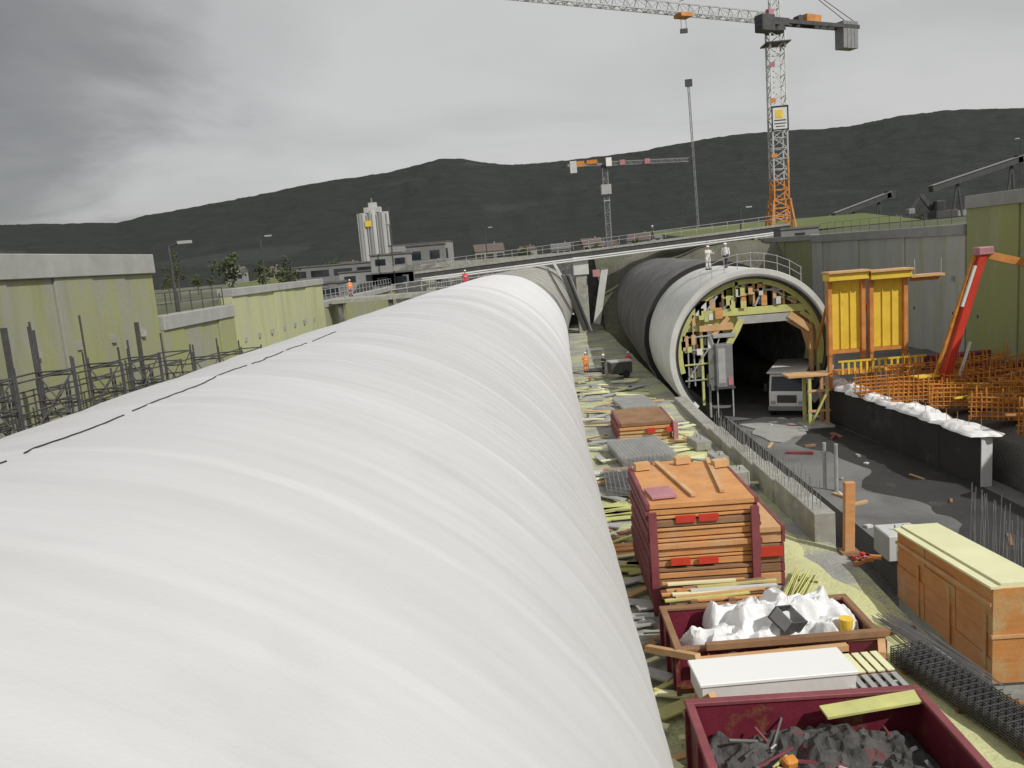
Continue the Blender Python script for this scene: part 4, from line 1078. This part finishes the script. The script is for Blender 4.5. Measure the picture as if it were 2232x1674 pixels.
_rg = random.Random(6)
for k in range(14):
    MB().obox((_rg.uniform(-.5,.5),-0.55+0.085*k,z+0.04+0.05*(k%3)),(_rg.uniform(1.4,2.8),_rg.uniform(0.07,0.16),0.05),_rg.uniform(-.06,.12)).build('loose_board', M[['wood','wood_yl','wood_lt','wood_dk','ply_top','conc_lt','wood'][k%7]], t)
t, z = panel_stack('small pile of red framed panels behind the tall stack', 5.0,6.9, 34.0,36.2, 0.05, [0.22,0.2,0.22], 14, 'wood', 'red_edge')
MB().box(-0.6,0.3,-1.16,-1.06,0.2,0.6).build('red_clamp', M['red'], t)

# steel mats
def mats(label, x, y, w_, d_, n, rz, m='steel'):
    t = thing('steel_mesh_stack', label, 'steel mesh', (x,y,0.12), rz)
    for k in range(n):
        mb = MB(); z = 0.05+0.06*k
        for i in range(int(w_/0.2)+1): mb.box(-w_/2+0.2*i-0.012,-w_/2+0.2*i+0.012,-d_/2,d_/2,z,z+0.02)
        for i in range(int(d_/0.2)+1): mb.box(-w_/2,w_/2,-d_/2+0.2*i-0.012,-d_/2+0.2*i+0.012,z+0.02,z+0.04)
        mb.build('mesh_sheet', M[m], t)
    for s in (-1,0,1): MB().box(-w_/2,w_/2,s*d_*0.4-0.05,s*d_*0.4+0.05,-0.05,0.05).build('bearer', M['wood_dk'], t)
mats('grey steel mesh sheets stacked between the two brown panel stacks', 5.0,39.6,2.7,4.0,8,0.1,'galv')
mats('darker steel mesh sheets beside the red framed pile', 3.7,34.6,2.0,3.4,6,-0.05)
mats('steel mesh sheets in front of the workers', 6.4,52.8,2.2,4.0,5,0.1,'galv')
mats('dark steel mesh bundle lying right of the sandy path', 9.0,16.3,0.9,4.2,7,0.25,'dark')

def bars(label, x, y, z, rz, L_, n, m, r=0.016, spread=0.35, cat='rebar bundle'):
    rg = random.Random(int(x*100+y)); t = thing('rebar_bundle', label, cat, (x,y,z), rz)
    mb = MB()
    for k in range(n):
        a = rg.uniform(-spread,spread); b = a+rg.uniform(-0.15,0.15); zz = rg.uniform(0,0.12)
        mb.tube((a,-L_/2+rg.uniform(0,0.4),zz),(b,L_/2-rg.uniform(0,0.4),zz+rg.uniform(-0.02,0.05)),r,4)
    mb.build('bars', M[m], t)
    for s in (-0.3,0.3): MB().box(-spread-0.1,spread+0.1,s*L_-0.05,s*L_+0.05,-0.1,0.0).build('bearer', M['wood_dk'], t)
bars('dark bars lying across the ground right of the nearest path bend', 9.2,18.6,0.2,0.2,4.0,26,'steel')
bars('rusty bars at the lower right corner of the site', 10.1,14.9,0.2,0.5,3.0,24,'rust')
bars('thin bars fanned out beside the leaning panel stack', 7.3,22.6,0.15,-0.5,2.6,16,'wood_yl',0.022,0.3)
bars('light bars beside the path before the wall blocks', 7.9,29.0,0.15,0.3,3.0,10,'galv')

# ------------------------------------------------------------------ skips
def skip(label, x0, x1, y0, y1, z0, z1, m, rim, seed, fill=0.45, thk=0.09):
    rg = random.Random(seed)
    cx_, cy_ = (x0+x1)/2, (y0+y1)/2; W = (x1-x0)/2; D = (y1-y0)/2; H = z1-z0
    t = thing('skip', label, 'skip', (cx_,cy_,z0))
    MB().box(-W,W,-D,D,0,0.1).build('floor_plate', M[m], t)
    MB().box(-W,W,D-thk,D,0.1,H).build('back_wall', M[m], t)
    MB().box(-W,W,-D,-D+thk,0.1,H).build('front_wall', M[m], t)
    for s in (-1,1):
        a, b = (s*W, s*(W-thk)); MB().box(min(a,b),max(a,b),-D+thk,D-thk,0.1,H).build('side_wall', M[m], t)
    rw = 0.13
    MB().box(-W-0.04,W+0.04,D-rw,D+0.05,H,H+0.09).box(-W-0.04,W+0.04,-D-0.05,-D+rw,H,H+0.09).box(-W-0.04,-W+rw,-D+rw,D-rw,H,H+0.09).box(W-rw,W+0.04,-D+rw,D-rw,H,H+0.09).build('rim', M[rim], t, bevel=0.015)
    n = 6
    for k in range(n+1):
        xx = -W+2*W*k/n
        MB().box(xx-0.05,xx+0.05,-D-0.08,-D,0.0,H).build('rib', M[m], t)
    for k in range(3):
        yy = -D+0.2+(2*D-0.4)*k/2
        for xx in (-W-0.08, W): MB().box(xx,xx+0.08,yy-0.05,yy+0.05,0,H).build('rib', M[m], t)
    return t, cx_, cy_, W, D, H
def heap(name, label, x0, x1, y0, y1, z, h, seed, m, cat='rubble'):
    nu, nv = 70, 50
    U, V = np.meshgrid(np.linspace(0,1,nu), np.linspace(0,1,nv), indexing='ij')
    X = x0+(x1-x0)*U; Yv = y0+(y1-y0)*V
    e_ = np.clip(np.minimum(np.minimum(U,1-U),np.minimum(V,1-V))*8, 0, 1)
    Z = h*(0.55+0.5*vnoise(X*0.8,Yv*0.8,seed)+0.35*vnoise(X*3,Yv*3,seed+1)+0.22*vnoise(X*8,Yv*8,seed+2))*(0.4+0.6*e_)
    P = np.stack([X-(x0+x1)/2, Yv-(y0+y1)/2, Z], -1).reshape(-1,3)
    o = MB().grid(P.tolist(), nu, nv).build(name, M[m]); o.location = ((x0+x1)/2,(y0+y1)/2,z)
    return tag(o, label, cat)
skip('dark red steel skip at the bottom edge, full of dark rubble', 2.45,6.95, 11.9,14.6, 0.1,1.62, 'skip_red','red_edge', 3)
tag(heap('rubble', None, 2.56,6.84,12.0,14.64,0.55,0.95,61,'debris'), kind='stuff')
rg = random.Random(77)
for k in range(46):
    x = rg.uniform(3.2,6.6); y = rg.uniform(12.3,14.2); z = 1.02+rg.uniform(-0.05,0.15)
    m_, nm, lb = [('conc_dk','scrap_offcut','short grey offcut lying on the rubble in the red skip'),('scrap','scrap_offcut','dull metal offcut lying on the rubble in the red skip'),('wood_yl','board_offcut','yellowish board offcut lying in the red skip'),('red_edge','red_offcut','small dark red scrap piece lying in the red skip'),('conc_lt','concrete_lump','pale concrete lump lying in the red skip')][rg.choice([0,0,1,1,1,2,3,3,4,4])]
    L_ = rg.uniform(0.2,0.9) if nm != 'concrete_lump' else rg.uniform(0.1,0.2)
    o = MB().obox((0,0,0),(L_,rg.uniform(0.02,0.09),rg.uniform(0.02,0.06)),0,rg.uniform(-.5,.5),rg.uniform(-.35,.35)).build(nm, M[m_])
    o.location = (x,y,z); o.rotation_euler = (0,0,rg.random()*6); tag(o, lb, 'scrap', 'scrap in the red skip: '+nm+m_)
tag(MB().obox((0,0,0),(1.9,0.35,0.05),0.1,0.1,-0.05).build('plank', M['wood_yl']), 'yellowish plank lying inside the red skip along its back wall', 'plank').location = (5.9,14.2,1.62)
tag(MB().obox((0,0,0),(0.26,0.2,0.2),0.3,0.2).build('orange_canister', M['rust'], bevel=0.04), 'small orange canister among the rubble in the red skip', 'canister').location = (4.05,13.3,1.15)

skip('low rusty skip holding crumpled white plastic sheeting', 2.75,7.5, 17.35,19.6, 0.1,1.25, 'skip_red','wood_dk', 4)
tag(heap('rubble', None, 2.86,7.39,17.46,19.5,0.25,0.5,81,'debris'), kind='stuff')
bag_spots = [(4.1,18.1,0.85,2.0,1.3,0.75,0.5),(5.2,18.5,0.95,1.7,1.4,0.9,-0.3),(6.2,18.9,1.0,1.9,1.3,1.0,0.25),(5.1,17.75,1.0,1.3,0.8,0.6,0.1),(6.5,18.2,1.0,1.2,1.0,0.7,0.9),(4.6,19.0,0.9,1.5,1.0,0.8,-0.5)]
bl = ['crumpled white plastic sheet at the left front of the rusty skip','bulging white plastic sheet in the middle of the rusty skip','highest white plastic bundle at the back right of the rusty skip','flat white plastic folds at the front rim of the rusty skip','white plastic bundle beside the yellow pot in the rusty skip','white plastic folds at the back of the rusty skip']
for k, b in enumerate(bag_spots):
    crumple('plastic_sheet', bl[k], 'plastic sheet', b[:3], b[3], b[4], b[5], b[6], 200+k*9, group='white plastic in the rusty skip')
t = thing('wire_crate', 'small dark crate tipped on its corner among the white plastic', 'crate', (5.35,17.75,1.55)); t.rotation_euler = (0.5,0.3,0.75)
MB().box(-0.35,0.35,-0.28,0.28,0,0.05).box(-0.35,0.35,-0.28,-0.24,0.05,0.35).box(-0.35,0.35,0.24,0.28,0.05,0.35).build('shell', M['dark'], t)
MB().box(-0.35,-0.31,-0.24,0.24,0.05,0.35).box(0.31,0.35,-0.24,0.24,0.05,0.35).build('end_panel', M['steel'], t)
tag(MB().tube((0,0,0),(0,0,0.34),0.13,14,0.16).build('yellow_pot', M['yellow']), 'small yellow pot on the right end of the white plastic', 'pot').location = (6.75,17.6,1.35)
for (x,y,rz,L_,m_,lb) in ((5.5,17.28,0.03,4.2,'wood_dk','long dark timber along the front rim of the rusty skip'),(4.9,17.05,0.06,3.4,'wood_lt','long pale timber lying just before the rusty skip'),(7.35,17.1,1.2,0.9,'wood_lt','short timber block at the right corner of the rusty skip')):
    tag(MB().obox((0,0,0),(L_,0.16,0.14),rz).build('timber_beam', M[m_]), lb, 'timber').location = (x,y,1.42 if y > 17.2 else 1.22)

# crates and boards between the two skips
t, z = panel_stack('low stack of boards carrying the long white box between the two skips', 2.9,7.0, 15.0,16.8, 0.1, [0.25,0.2,0.22,0.18,0.22], 31, 'wood_lt', 'wood_dk', False)
t = thing('white_box', 'long flat white box lying on boards between the two skips', 'box', (4.45,15.75,1.18), 0.045)
MB().box(-1.6,1.6,-0.48,0.48,0,0.42).build('body', M['white'], t, bevel=0.02)
MB().box(-1.64,1.64,-0.52,0.52,0.42,0.50).build('lid', M['helmet'], t, bevel=0.015)
t = thing('pallet', 'grey slatted pallet at the right end of the white box', 'pallet', (6.55,15.4,1.18), 0.06)
for k in range(6): MB().box(-0.6+0.21*k,-0.48+0.21*k,-0.4,0.4,0.1,0.13).build('slat', M['galv'], t)
for y in (-0.36,0,0.3): MB().box(-0.6,0.6,y,y+0.08,0,0.1).build('runner', M['dark'], t)
t = thing('pallet', 'yellowish pallet behind the grey pallet by the white box', 'pallet', (6.5,16.3,1.18), 0.06)
for k in range(6): MB().box(-0.6+0.21*k,-0.45+0.21*k,-0.4,0.4,0.1,0.13).build('slat', M['ply_top'], t)
for y in (-0.36,0,0.3): MB().box(-0.6,0.6,y,y+0.08,0,0.1).build('runner', M['wood_dk'], t)
for (p,q,m_,lb) in (((2.2,18.3,0.9),(3.1,16.6,1.5),'wood_lt','orange brown timber sloping off the left end of the rusty skip'),((2.6,15.6,0.8),(3.0,14.7,1.7),'wood_lt','short timber leaning at the left end of the white box')):
    tag(MB().beam((0,0,0),Vector(q)-Vector(p),0.15).build('timber_beam', M[m_]), lb, 'timber').location = p

# ------------------------------------------------------------------ big formwork box at lower right
t = thing('formwork_box', 'long brown plywood wall form with pale top right of the sandy path', 'formwork', (10.5,18.3,-0.6))
Ln = 5.0
def sh(y): return 0.0
def slab(mb, xa, xb, y0, y1, z0, z1):
    f = 0.33/5.0; dz = 0
    q0 = z0 if z0 < 0.2 else z0-f*max(y0,0)*z0/2.44; q1 = z0 if z0 < 0.2 else z0-f*y1*z0/2.44
    g_ = z1/2.44; z1, dz = (z1-f*max(y0,0)*g_, f*(y1-max(y0,0))*g_)
    mb.poly([(xa+sh(y0),y0,q0),(xb+sh(y0),y0,q0),(xb+sh(y1),y1,q1),(xa+sh(y1),y1,q1),(xa+sh(y0),y0,z1),(xb+sh(y0),y0,z1),(xb+sh(y1),y1,z1-dz),(xa+sh(y1),y1,z1-dz)], BF)
    return mb
slab(MB(), 0.05,1.5, 0.05,Ln, -2.4,2.42).build('core', M['conc'], t)
for k in range(12): slab(MB(), 0.012*(k*5%3),0.045, Ln*(k//4)/3+0.01,Ln*(k//4+1)/3-0.01, 0.61*(k%4)+0.004,0.61*(k%4+1)-0.012).build('side_board', M['ply_brown'], t)
slab(MB(), 0.0,1.55, -0.05,0.0, 1.25,2.44).build('end_board', M['ply_brown'], t)
slab(MB(), 0.0,1.55, -0.05,0.0, 0.0,1.18).build('end_board', M['ply_brown'], t)
slab(MB(), -0.04,1.6, -0.09,0.02, 1.18,1.26).build('waler', M['wood_lt'], t)
slab(MB(), 0.20,1.3, 0.0,Ln+0.2, 2.44,2.56).build('top_cover', M['ply_top'], t)
slab(MB(), -0.06,0.19, -0.05,Ln+0.1, 2.44,2.50).build('edge_board', M['ply_top'], t)
slab(MB(), -0.05,0.0, -0.02,Ln, 1.98,2.08).build('waler', M['wood_lt'], t)
for k in range(3): slab(MB(), -0.03,0.0, 0.2+k*1.7,0.32+k*1.7, 0.0,1.7).build('stud', M['ply_brown'], t)
t2 = thing('starter_row', 'row of upright rusty grey bars behind the plywood wall form', 'reinforcement', (12.6,18,-1.6))
for k in range(60):
    o = bpy.data.objects.new('bar', bar_mesh); COL.objects.link(o); adopt(o, t2)
    o.location = (0.5+0.3*(k % 2)+0.03*k, k*0.16, 0.0); o.scale = (1.1,1.1,random.uniform(2.4,3.0)); o.rotation_euler = (random.uniform(-.05,.05),random.uniform(-.05,.05),0)
t = thing('bar_marker', 'tall pale stake standing among the bars at the right edge', 'stake', (14.7,21.5,-1.6))
MB().tube((0,0,0),(0,0,2.9),0.05,8).build('stake', M['white'], t)
MB().box(-0.1,0.1,-0.06,0.06,1.9,2.1).build('band', M['galv'], t)
t = thing('timber_prop', 'tall orange brown timber prop standing in the gap beside the wall blocks', 'prop', (9.9,25.5,0))
MB().beam((0,0,0),(0.05,0.0,2.45),0.34,0.2).build('shaft', M['wood'], t, bevel=0.02)
MB().box(-0.3,0.3,-0.25,0.25,-0.02,0.1).build('foot', M['wood_dk'], t)
t = thing('clamp_heap', 'orange and pink clamps heaped at the foot of the timber prop', 'clamps', (10.0,24.6,0.05), 0.5)
for k in range(7):
    MB().obox((0.12*k-0.3,0.12*(k % 3)-0.1,0.08),(0.4,0.12,0.12),k*0.9).build('clamp', M[['orange','pink','red'][k % 3]], t)
t = thing('light_block', 'pale concrete block at the far end of the plywood wall form', 'concrete block', (12.9,28.8,-1.6))
MB().box(-0.5,0.9,-0.6,0.7,0,1.0).build('block', M['conc_lt'], t, bevel=0.04)
MB().tube((0,0,1.0),(0,0,1.2),0.03,6).tube((0.3,0,1.0),(0.3,0,1.2),0.03,6).build('lifting_eye', M['steel'], t)
for k,(x,y) in enumerate(((15.4,38.9),(15.0,39.3))):
    tag(MB().tube((0,0,0),(0,0,2.3),0.09,8).build('pipe_post', M['galv']), ['pale pipe upright in the road, right one of a pair','pale pipe upright in the road, left one of a pair'][k], 'pipe').location = (x-1.6,y-2,-1.6)

# ------------------------------------------------------------------ planks and small stuff in the strip between the tunnels
rg = random.Random(21)
plank_cols = [('wood_yl','yellowish'),('ply_top','pale'),('wood_lt','light brown'),('galv','grey'),('wood_dk','dark brown')]
for k in range(120):
    y = 9+ (k/120.0)**0.9*58
    x = rg.uniform(1.6,3.0) if y < 32 else rg.uniform(2.6,7.8)
    if y > 32 and y < 48: x = rg.uniform(2.4,4.0) if rg.random() < 0.6 else rg.uniform(7.3,8.4)
    m_, cn = plank_cols[rg.choice([0,1,1,2,3,3,4])]
    L_ = rg.uniform(0.7,2.2)
    o = MB().obox((0,0,0),(L_,rg.uniform(0.12,0.4),0.05)).build('plank', M[m_]); o.location = (x,y,0.14+rg.uniform(0,0.05)); o.rotation_euler = (rg.uniform(-.03,.03),rg.uniform(-.03,.03),rg.uniform(-0.7,0.7) if rg.random() < .7 else rg.random()*3)
    tag(o, '%s loose plank on the gravel strip between the tunnels' % cn, 'plank', '%s planks on the gravel strip' % cn)
for k,(x,y,L_,n,lb) in enumerate(((3.2,58.5,3.6,8,'pale boards spread out below the end of the white tube'),(2.9,30.5,1.5,6,'yellowish boards stacked left of the tall panel stack'),(2.7,36.2,1.5,5,'yellowish boards piled by the tube before the steel mesh'),(6.8,56.5,2.4,6,'grey boards piled beside the mouth of the right tunnel'),(2.6,27.0,1.2,4,'dark orange boards wedged left of the tall panel stack'),(2.7,24.4,1.0,6,'yellowish boards behind the rusty skip along the white tube'))):
    t = thing('board_pile', lb, 'board pile', (x,y,0.08), rg.uniform(-.2,.2))
    for j in range(n): MB().obox((rg.uniform(-.2,.2),-0.5+1.6*rg.random(),0.05+0.07*(j//2)),(L_,0.3,0.05),rg.uniform(-.2,.2)).build('board', M[['ply_top','wood_yl','conc_lt','ply_top','wood','wood_yl'][k]], t)
for k in range(60):
    y = rg.uniform(9,64); x = rg.uniform(1.2,2.8) if y < 30 else rg.uniform(2.2,8.2)
    s = rg.uniform(0.08,0.24)
    o = MB().obox((0,0,0),(s,s*rg.uniform(.6,1.3),s*0.7),rg.random()*3,rg.random(),rg.random()).build('rubble_stone', M[['conc','conc_lt','conc_dk'][k % 3]], bevel=0.02)
    o.location = (x,y,0.13); tag(o, ['mid grey','pale','dark'][k % 3]+' broken stone on the gravel strip between the tunnels', 'stone', ['mid grey','pale','dark'][k % 3]+' stones on the gravel strip')
t = thing('compressor', 'dark portable compressor with a pale hood beside the workers', 'machine', (6.9,65.5,0.1), 0.2)
MB().box(-0.9,0.9,-0.6,0.6,0.35,1.3).build('housing', M['dark'], t, bevel=0.06)
MB().box(-0.95,0.95,-0.65,0.65,1.3,1.4).build('hood', M['galv'], t)
for s in (-1,1): MB().tube((0.3,s*0.62,0.3),(0.3,s*0.78,0.3),0.3,14).build('wheel', M['black'], t)
MB().beam((-0.9,0,0.4),(-1.9,0,0.25),0.08).build('drawbar', M['steel'], t)
t = thing('gas_cage', 'grey wire cage with a frame standing behind the workers', 'cage', (5.3,70.5,0.1))
for x in (-0.7,0.7):
    for y in (-0.5,0.5): MB().box(x-0.04,x+0.04,y-0.04,y+0.04,0,1.9).build('post', M['steel'], t)
for z in (0.3,1.1,1.85): MB().box(-0.7,0.7,-0.53,-0.49,z,z+0.06).box(-0.7,0.7,0.49,0.53,z,z+0.06).build('rail', M['galv'], t)
MB().box(-0.65,0.65,-0.45,0.45,0.02,0.1).build('floor', M['dark'], t)
t = thing('traffic_barrier', 'grey crowd barrier by the far crown of the white tube', 'barrier', (-8.4,80,8.05), 0.1)
MB().tube((-1.6,0,1.0),(1.6,0,1.0),0.04,6).tube((-1.6,0,0.15),(1.6,0,0.15),0.04,6).tube((-1.6,0,0),(-1.6,0,1.0),0.04,6).tube((1.6,0,0),(1.6,0,1.0),0.04,6).build('frame', M['galv'], t)
for k in range(12): MB().tube((-1.4+0.25*k,0,0.15),(-1.4+0.25*k,0,1.0),0.015,5).build('bar', M['galv'], t)
t = thing('deck_platform', 'grey concrete landing at the far end of the low left wall', 'platform', (-11,78,0))
MB().box(-8.6,8.2,0,4,7.5,7.9).build('deck', M['conc'], t)
for x in (-8,-3,1.4,7): MB().box(x,x+0.4,0.3,0.8,0,7.5).build('column', M['conc_dk'], t)

# ------------------------------------------------------------------ people
def person(label, loc, rz, vest, trousers, pose='stand', helmet='helmet'):
    t = thing('person', label, 'person', loc, rz)
    me = bpy.data.meshes.new('body')
    V = [(0,0,0.95),(0,0,1.15),(0,0,1.38),(0,0,1.48),(0,-0.01,1.56),(0,-0.02,1.66)]
    Rr = [(0.14,0.11),(0.14,0.10),(0.16,0.11),(0.055,0.055),(0.075,0.085),(0.078,0.095)]
    E_ = [(0,1),(1,2),(2,3),(3,4),(4,5)]
    def chain(base, pts, rs):
        i = base
        for p, r in zip(pts, rs):
            V.append(p); Rr.append((r,r)); E_.append((i, len(V)-1)); i = len(V)-1
        return i
    bend = {'stand':((0.24,0.0,1.12),(0.24,-0.10,0.88)), 'reach':((0.27,-0.14,1.18),(0.22,-0.42,1.25)), 'walk':((0.25,0.08,1.12),(0.25,-0.04,0.88))}[pose]
    for s in (-1,1):
        e_ = bend[0]; h = bend[1]
        ww = chain(2, [(s*0.18,0,1.40),(s*e_[0],e_[1]*(1 if pose != 'walk' else s),e_[2]),(s*h[0],h[1]*(1 if pose != 'walk' else -s),h[2])], [0.062,0.046,0.034])
        hx, hy, hz = V[ww]
        pl = chain(ww, [(hx,hy-0.02,hz-0.07)], [0.033])
        for f in range(4):
            fx = hx + s*0.0 + (-0.027+0.018*f)
            chain(pl, [(fx,hy-0.035,hz-0.12),(fx,hy-0.045,hz-0.155-0.008*(f in (1,2)))], [0.010,0.008])
        chain(pl, [(hx-s*0.045,hy-0.05,hz-0.09)], [0.010])
        k_ = 0.14*s if pose == 'walk' else 0.02*s
        chain(0, [(s*0.10,0,0.88),(s*0.11,-k_*0.9-0.02,0.50),(s*0.12,-k_*1.3+0.03,0.10),(s*0.13,-k_*1.3-0.13,0.045)], [0.095,0.062,0.047,0.042])
    me.from_pydata(V, E_, [])
    o = bpy.data.objects.new('body', me); COL.objects.link(o); adopt(o, t)
    me.materials.append(M['skin'])
    sk = o.modifiers.new('skin','SKIN'); 
    for i, r in enumerate(Rr): me.skin_vertices[0].data[i].radius = r
    me.skin_vertices[0].data[0].use_root = True
    o.modifiers.new('sub','SUBSURF').levels = 1
    # clothes
    def shell(name, secs, m_):
        P = []
        for (x,y,z,rx,ry) in secs:
            for k in range(14):
                a = 2*PI*k/14; P.append((x+rx*math.cos(a), y+ry*math.sin(a), z))
        return MB().grid(P, len(secs), 14, True).build(name, M[m_], t, smooth=True)
    shell('vest', [(0,0,0.90,0.185,0.145),(0,0,1.05,0.185,0.145),(0,0,1.25,0.20,0.15),(0,0,1.40,0.195,0.135),(0,0,1.46,0.12,0.10),(0,0,1.47,0.06,0.07)], vest)
    MB().tube((0,0,1.14),(0,0,1.19),0.21,14).build('reflective_band', M['helmet'], t).scale = (1,0.76,1)
    for s in (-1,1):
        e_ = bend[0]; h = bend[1]; ey = e_[1]*(1 if pose != 'walk' else s); hy = h[1]*(1 if pose != 'walk' else -s)
        MB().tube((s*0.18,0,1.42),(s*e_[0],ey,e_[2]),0.078,10,0.06).tube((s*e_[0],ey,e_[2]),(s*h[0],hy,h[2]),0.06,10,0.045).build('sleeve', M[vest], t, smooth=True)
        k_ = 0.14*s if pose == 'walk' else 0.02*s
        MB().tube((s*0.09,0,0.96),(s*0.11,-k_*0.9-0.02,0.50),0.115,12,0.080).tube((s*0.11,-k_*0.9-0.02,0.50),(s*0.12,-k_*1.3+0.03,0.10),0.080,12,0.068).build('trouser_leg', M[trousers], t, smooth=True)
        MB().obox((s*0.125,-k_*1.3-0.05,0.05),(0.11,0.29,0.10)).build('boot', M['black'], t, bevel=0.02)
    P = []
    for j in range(6):
        b = PI/2*j/5
        for k in range(14):
            a = 2*PI*k/14; P.append((0.115*math.cos(b)*math.cos(a), -0.02+0.14*math.cos(b)*math.sin(a), 1.68+0.12*math.sin(b)))
    MB().grid(P, 6, 14, True).build('helmet', M[helmet], t, smooth=True)
    MB().obox((0,-0.14,1.69),(0.16,0.10,0.015)).build('helmet_peak', M[helmet], t)
    MB().box(-0.018,0.018,-0.145,-0.11,1.59,1.64).build('nose', M['skin'], t)
    return t
person('worker in orange jacket and white helmet standing on the gravel below the bridge pillar', (4.35,69.5,0.12), 0.5, 'hivis_o','hivis_o')
person('worker in dark clothes bending towards the compressor', (5.7,67.2,0.12), 1.8, 'cloth_d','cloth_d','reach')
person('worker in dark trousers and red vest by the compressor', (7.9,67.6,0.12), -0.6, 'hivis_r','cloth_d','stand')
person('left worker in pale clothes on top of the pale tunnel ring', (13.3,60,8.5), 0.4, 'cloth_w','cloth_w','reach')
person('right worker in pale clothes on top of the pale tunnel ring', (14.25,58.5,8.6), -0.7, 'cloth_w','cloth_d','walk')
person('worker in red vest by the railing at the far end of the white tube crown', (-6.4,80.6,7.95), 0.2, 'hivis_r','hivis_r')
person('person in dark clothes walking on the service bridge above the pillar', (16.4,105.6,11.42), 1.4, 'cloth_d','cloth_d','walk')
person('person in orange and pink on the low left wall', (-19.0,84.5,7.9), 0.7, 'hivis_o','pink')

# timber, sheets and offcuts lying between the cages on the bench
rg = random.Random(91)
for k in range(26):
    y = rg.uniform(31,48); x = rg.uniform(21.8 - (y-36)*0.10, 29)
    m_, cn = [('wood','orange brown'),('wood_dk','dark brown'),('wood_lt','pale'),('yellow','yellow'),('rust','rusty'),('wood_yl','yellowish')][rg.choice([0,0,1,2,2,3,4,4,5])]
    o = MB().obox((0,0,0),(rg.uniform(0.8,2.6),rg.uniform(0.12,0.35),0.09)).build('bench_timber', M[m_])
    o.location = (x,y,1.3+rg.uniform(0,0.9)); o.rotation_euler = (rg.uniform(-.15,.15),rg.uniform(-.15,.15),rg.uniform(-0.9,0.9))
    tag(o, '%s timber lying among the rusty cages on the bench' % cn, 'timber', '%s timbers among the cages' % cn)
for k,(x,y,z,lb) in enumerate(((21.6,33.0,0.9,'yellowish board pile on the bench behind the bright wall end'),(23.6,30.4,0.7,'grey board pile at the right edge below the cages'))):
    t = thing('board_pile', lb, 'board pile', (x,y,z), 0.4)
    for j in range(5): MB().obox((rg.uniform(-.1,.1),rg.uniform(-.3,.3),0.05+0.08*j),(1.8,0.5,0.06),rg.uniform(-.2,.2)).build('board', M['wood_yl' if k == 0 else 'conc_lt'], t)

# sunlit floor patch at the tunnel mouth, painted as a pale sheet, and clutter on the road
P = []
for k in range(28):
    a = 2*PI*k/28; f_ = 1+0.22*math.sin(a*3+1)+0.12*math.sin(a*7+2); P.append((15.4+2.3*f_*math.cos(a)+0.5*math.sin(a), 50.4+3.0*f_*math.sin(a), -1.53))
g = MB().poly(P+[(x,y,-1.62) for x,y,z in P], [tuple(range(28))]+[(i,28+i,28+(i+1)%28,(i+1)%28) for i in range(28)]).build('sunlit_patch', M['cap'])
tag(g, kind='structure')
rg = random.Random(131)
for k in range(44):
    y = rg.uniform(24,52); x = rg.uniform(13.2,19.0 - max(0,(y-36))*0.06) if k % 2 else rg.uniform(9.95,12.6)
    zb = -1.55 if k % 2 else -2.85
    m_, nm, lb, ct = [('wood_lt','board_offcut','light brown board offcut on the tunnel road side','offcut'),('conc_lt','concrete_lump','pale concrete lump on the tunnel road side','lump'),('conc','concrete_lump','mid grey concrete lump on the tunnel road side','lump'),('wood_dk','board_offcut','dark board offcut on the tunnel road side','offcut'),('red_edge','red_offcut','dark red scrap piece on the tunnel road side','scrap')][rg.choice([0,0,1,2,2,3,3,4])]
    L_ = rg.uniform(0.4,1.5) if 'offcut' in nm else rg.uniform(0.15,0.4)
    o = MB().obox((0,0,0),(L_,rg.uniform(0.08,0.3),rg.uniform(0.05,0.2))).build(nm, M[m_], bevel=0.01)
    o.location = (x,y,zb); o.rotation_euler = (rg.uniform(-.1,.1),rg.uniform(-.1,.1),rg.random()*3); tag(o, lb, ct, 'clutter on the tunnel road: '+lb[:24])
for k,(x,y,z,sx,sy,sz,lb) in enumerate(((8.35,33.5,0.1,0.7,1.1,0.75,'grey concrete block standing before the kicker wall, nearer one'),(8.2,36.6,0.1,0.7,1.2,0.6,'grey concrete block standing before the kicker wall, middle one'),(8.1,40.4,0.1,0.8,1.4,0.5,'grey concrete block before the kicker wall beside the far panel stack'),(10.6,31.5,-2.9,0.9,1.6,1.7,'dark grey block in the trench behind the wall blocks'))):
    t = thing('concrete_block', lb, 'concrete block', (x,y,z), 0.08*k)
    MB().box(-sx/2,sx/2,-sy/2,sy/2,0,sz).build('block', M['conc' if k < 3 else 'conc_dk'], t, bevel=0.04)
    for q in (-0.25,0.25): MB().tube((0,q,sz),(0,q+0.08,sz+0.14),0.02,5).build('lifting_loop', M['dark'], t)

# shade of the kicker wall, painted on the road as a dark sheet
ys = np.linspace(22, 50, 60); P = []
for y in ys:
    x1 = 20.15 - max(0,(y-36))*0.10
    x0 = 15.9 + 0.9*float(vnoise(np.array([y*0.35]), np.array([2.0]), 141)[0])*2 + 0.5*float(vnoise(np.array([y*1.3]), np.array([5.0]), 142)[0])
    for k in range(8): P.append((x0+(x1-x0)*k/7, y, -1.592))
g = MB().grid(P, 60, 8).build('shade_strip', M['shade_conc']); tag(g, kind='structure')
# back row of scaffolding close to the left wall
for k in range(7):
    y0 = 16.5+3.4*k
    scaffold('scaffolding', ['back row scaffold bay nearest the left edge','back row scaffold bay, second from the left edge','back row scaffold bay behind the first tall post','back row scaffold bay under the middle of the tallest wall','back row scaffold bay, third from its far end','back row scaffold bay, last but one at its far end','back row scaffold bay at its far end'][k],
             -19.2, -18.1, y0, y0+3.2, 7.4-0.1*k, 4, [0.5,0.2,0.9,0.3,1.1,0.4,0.2][k], group='back row of scaffold bays by the left wall')
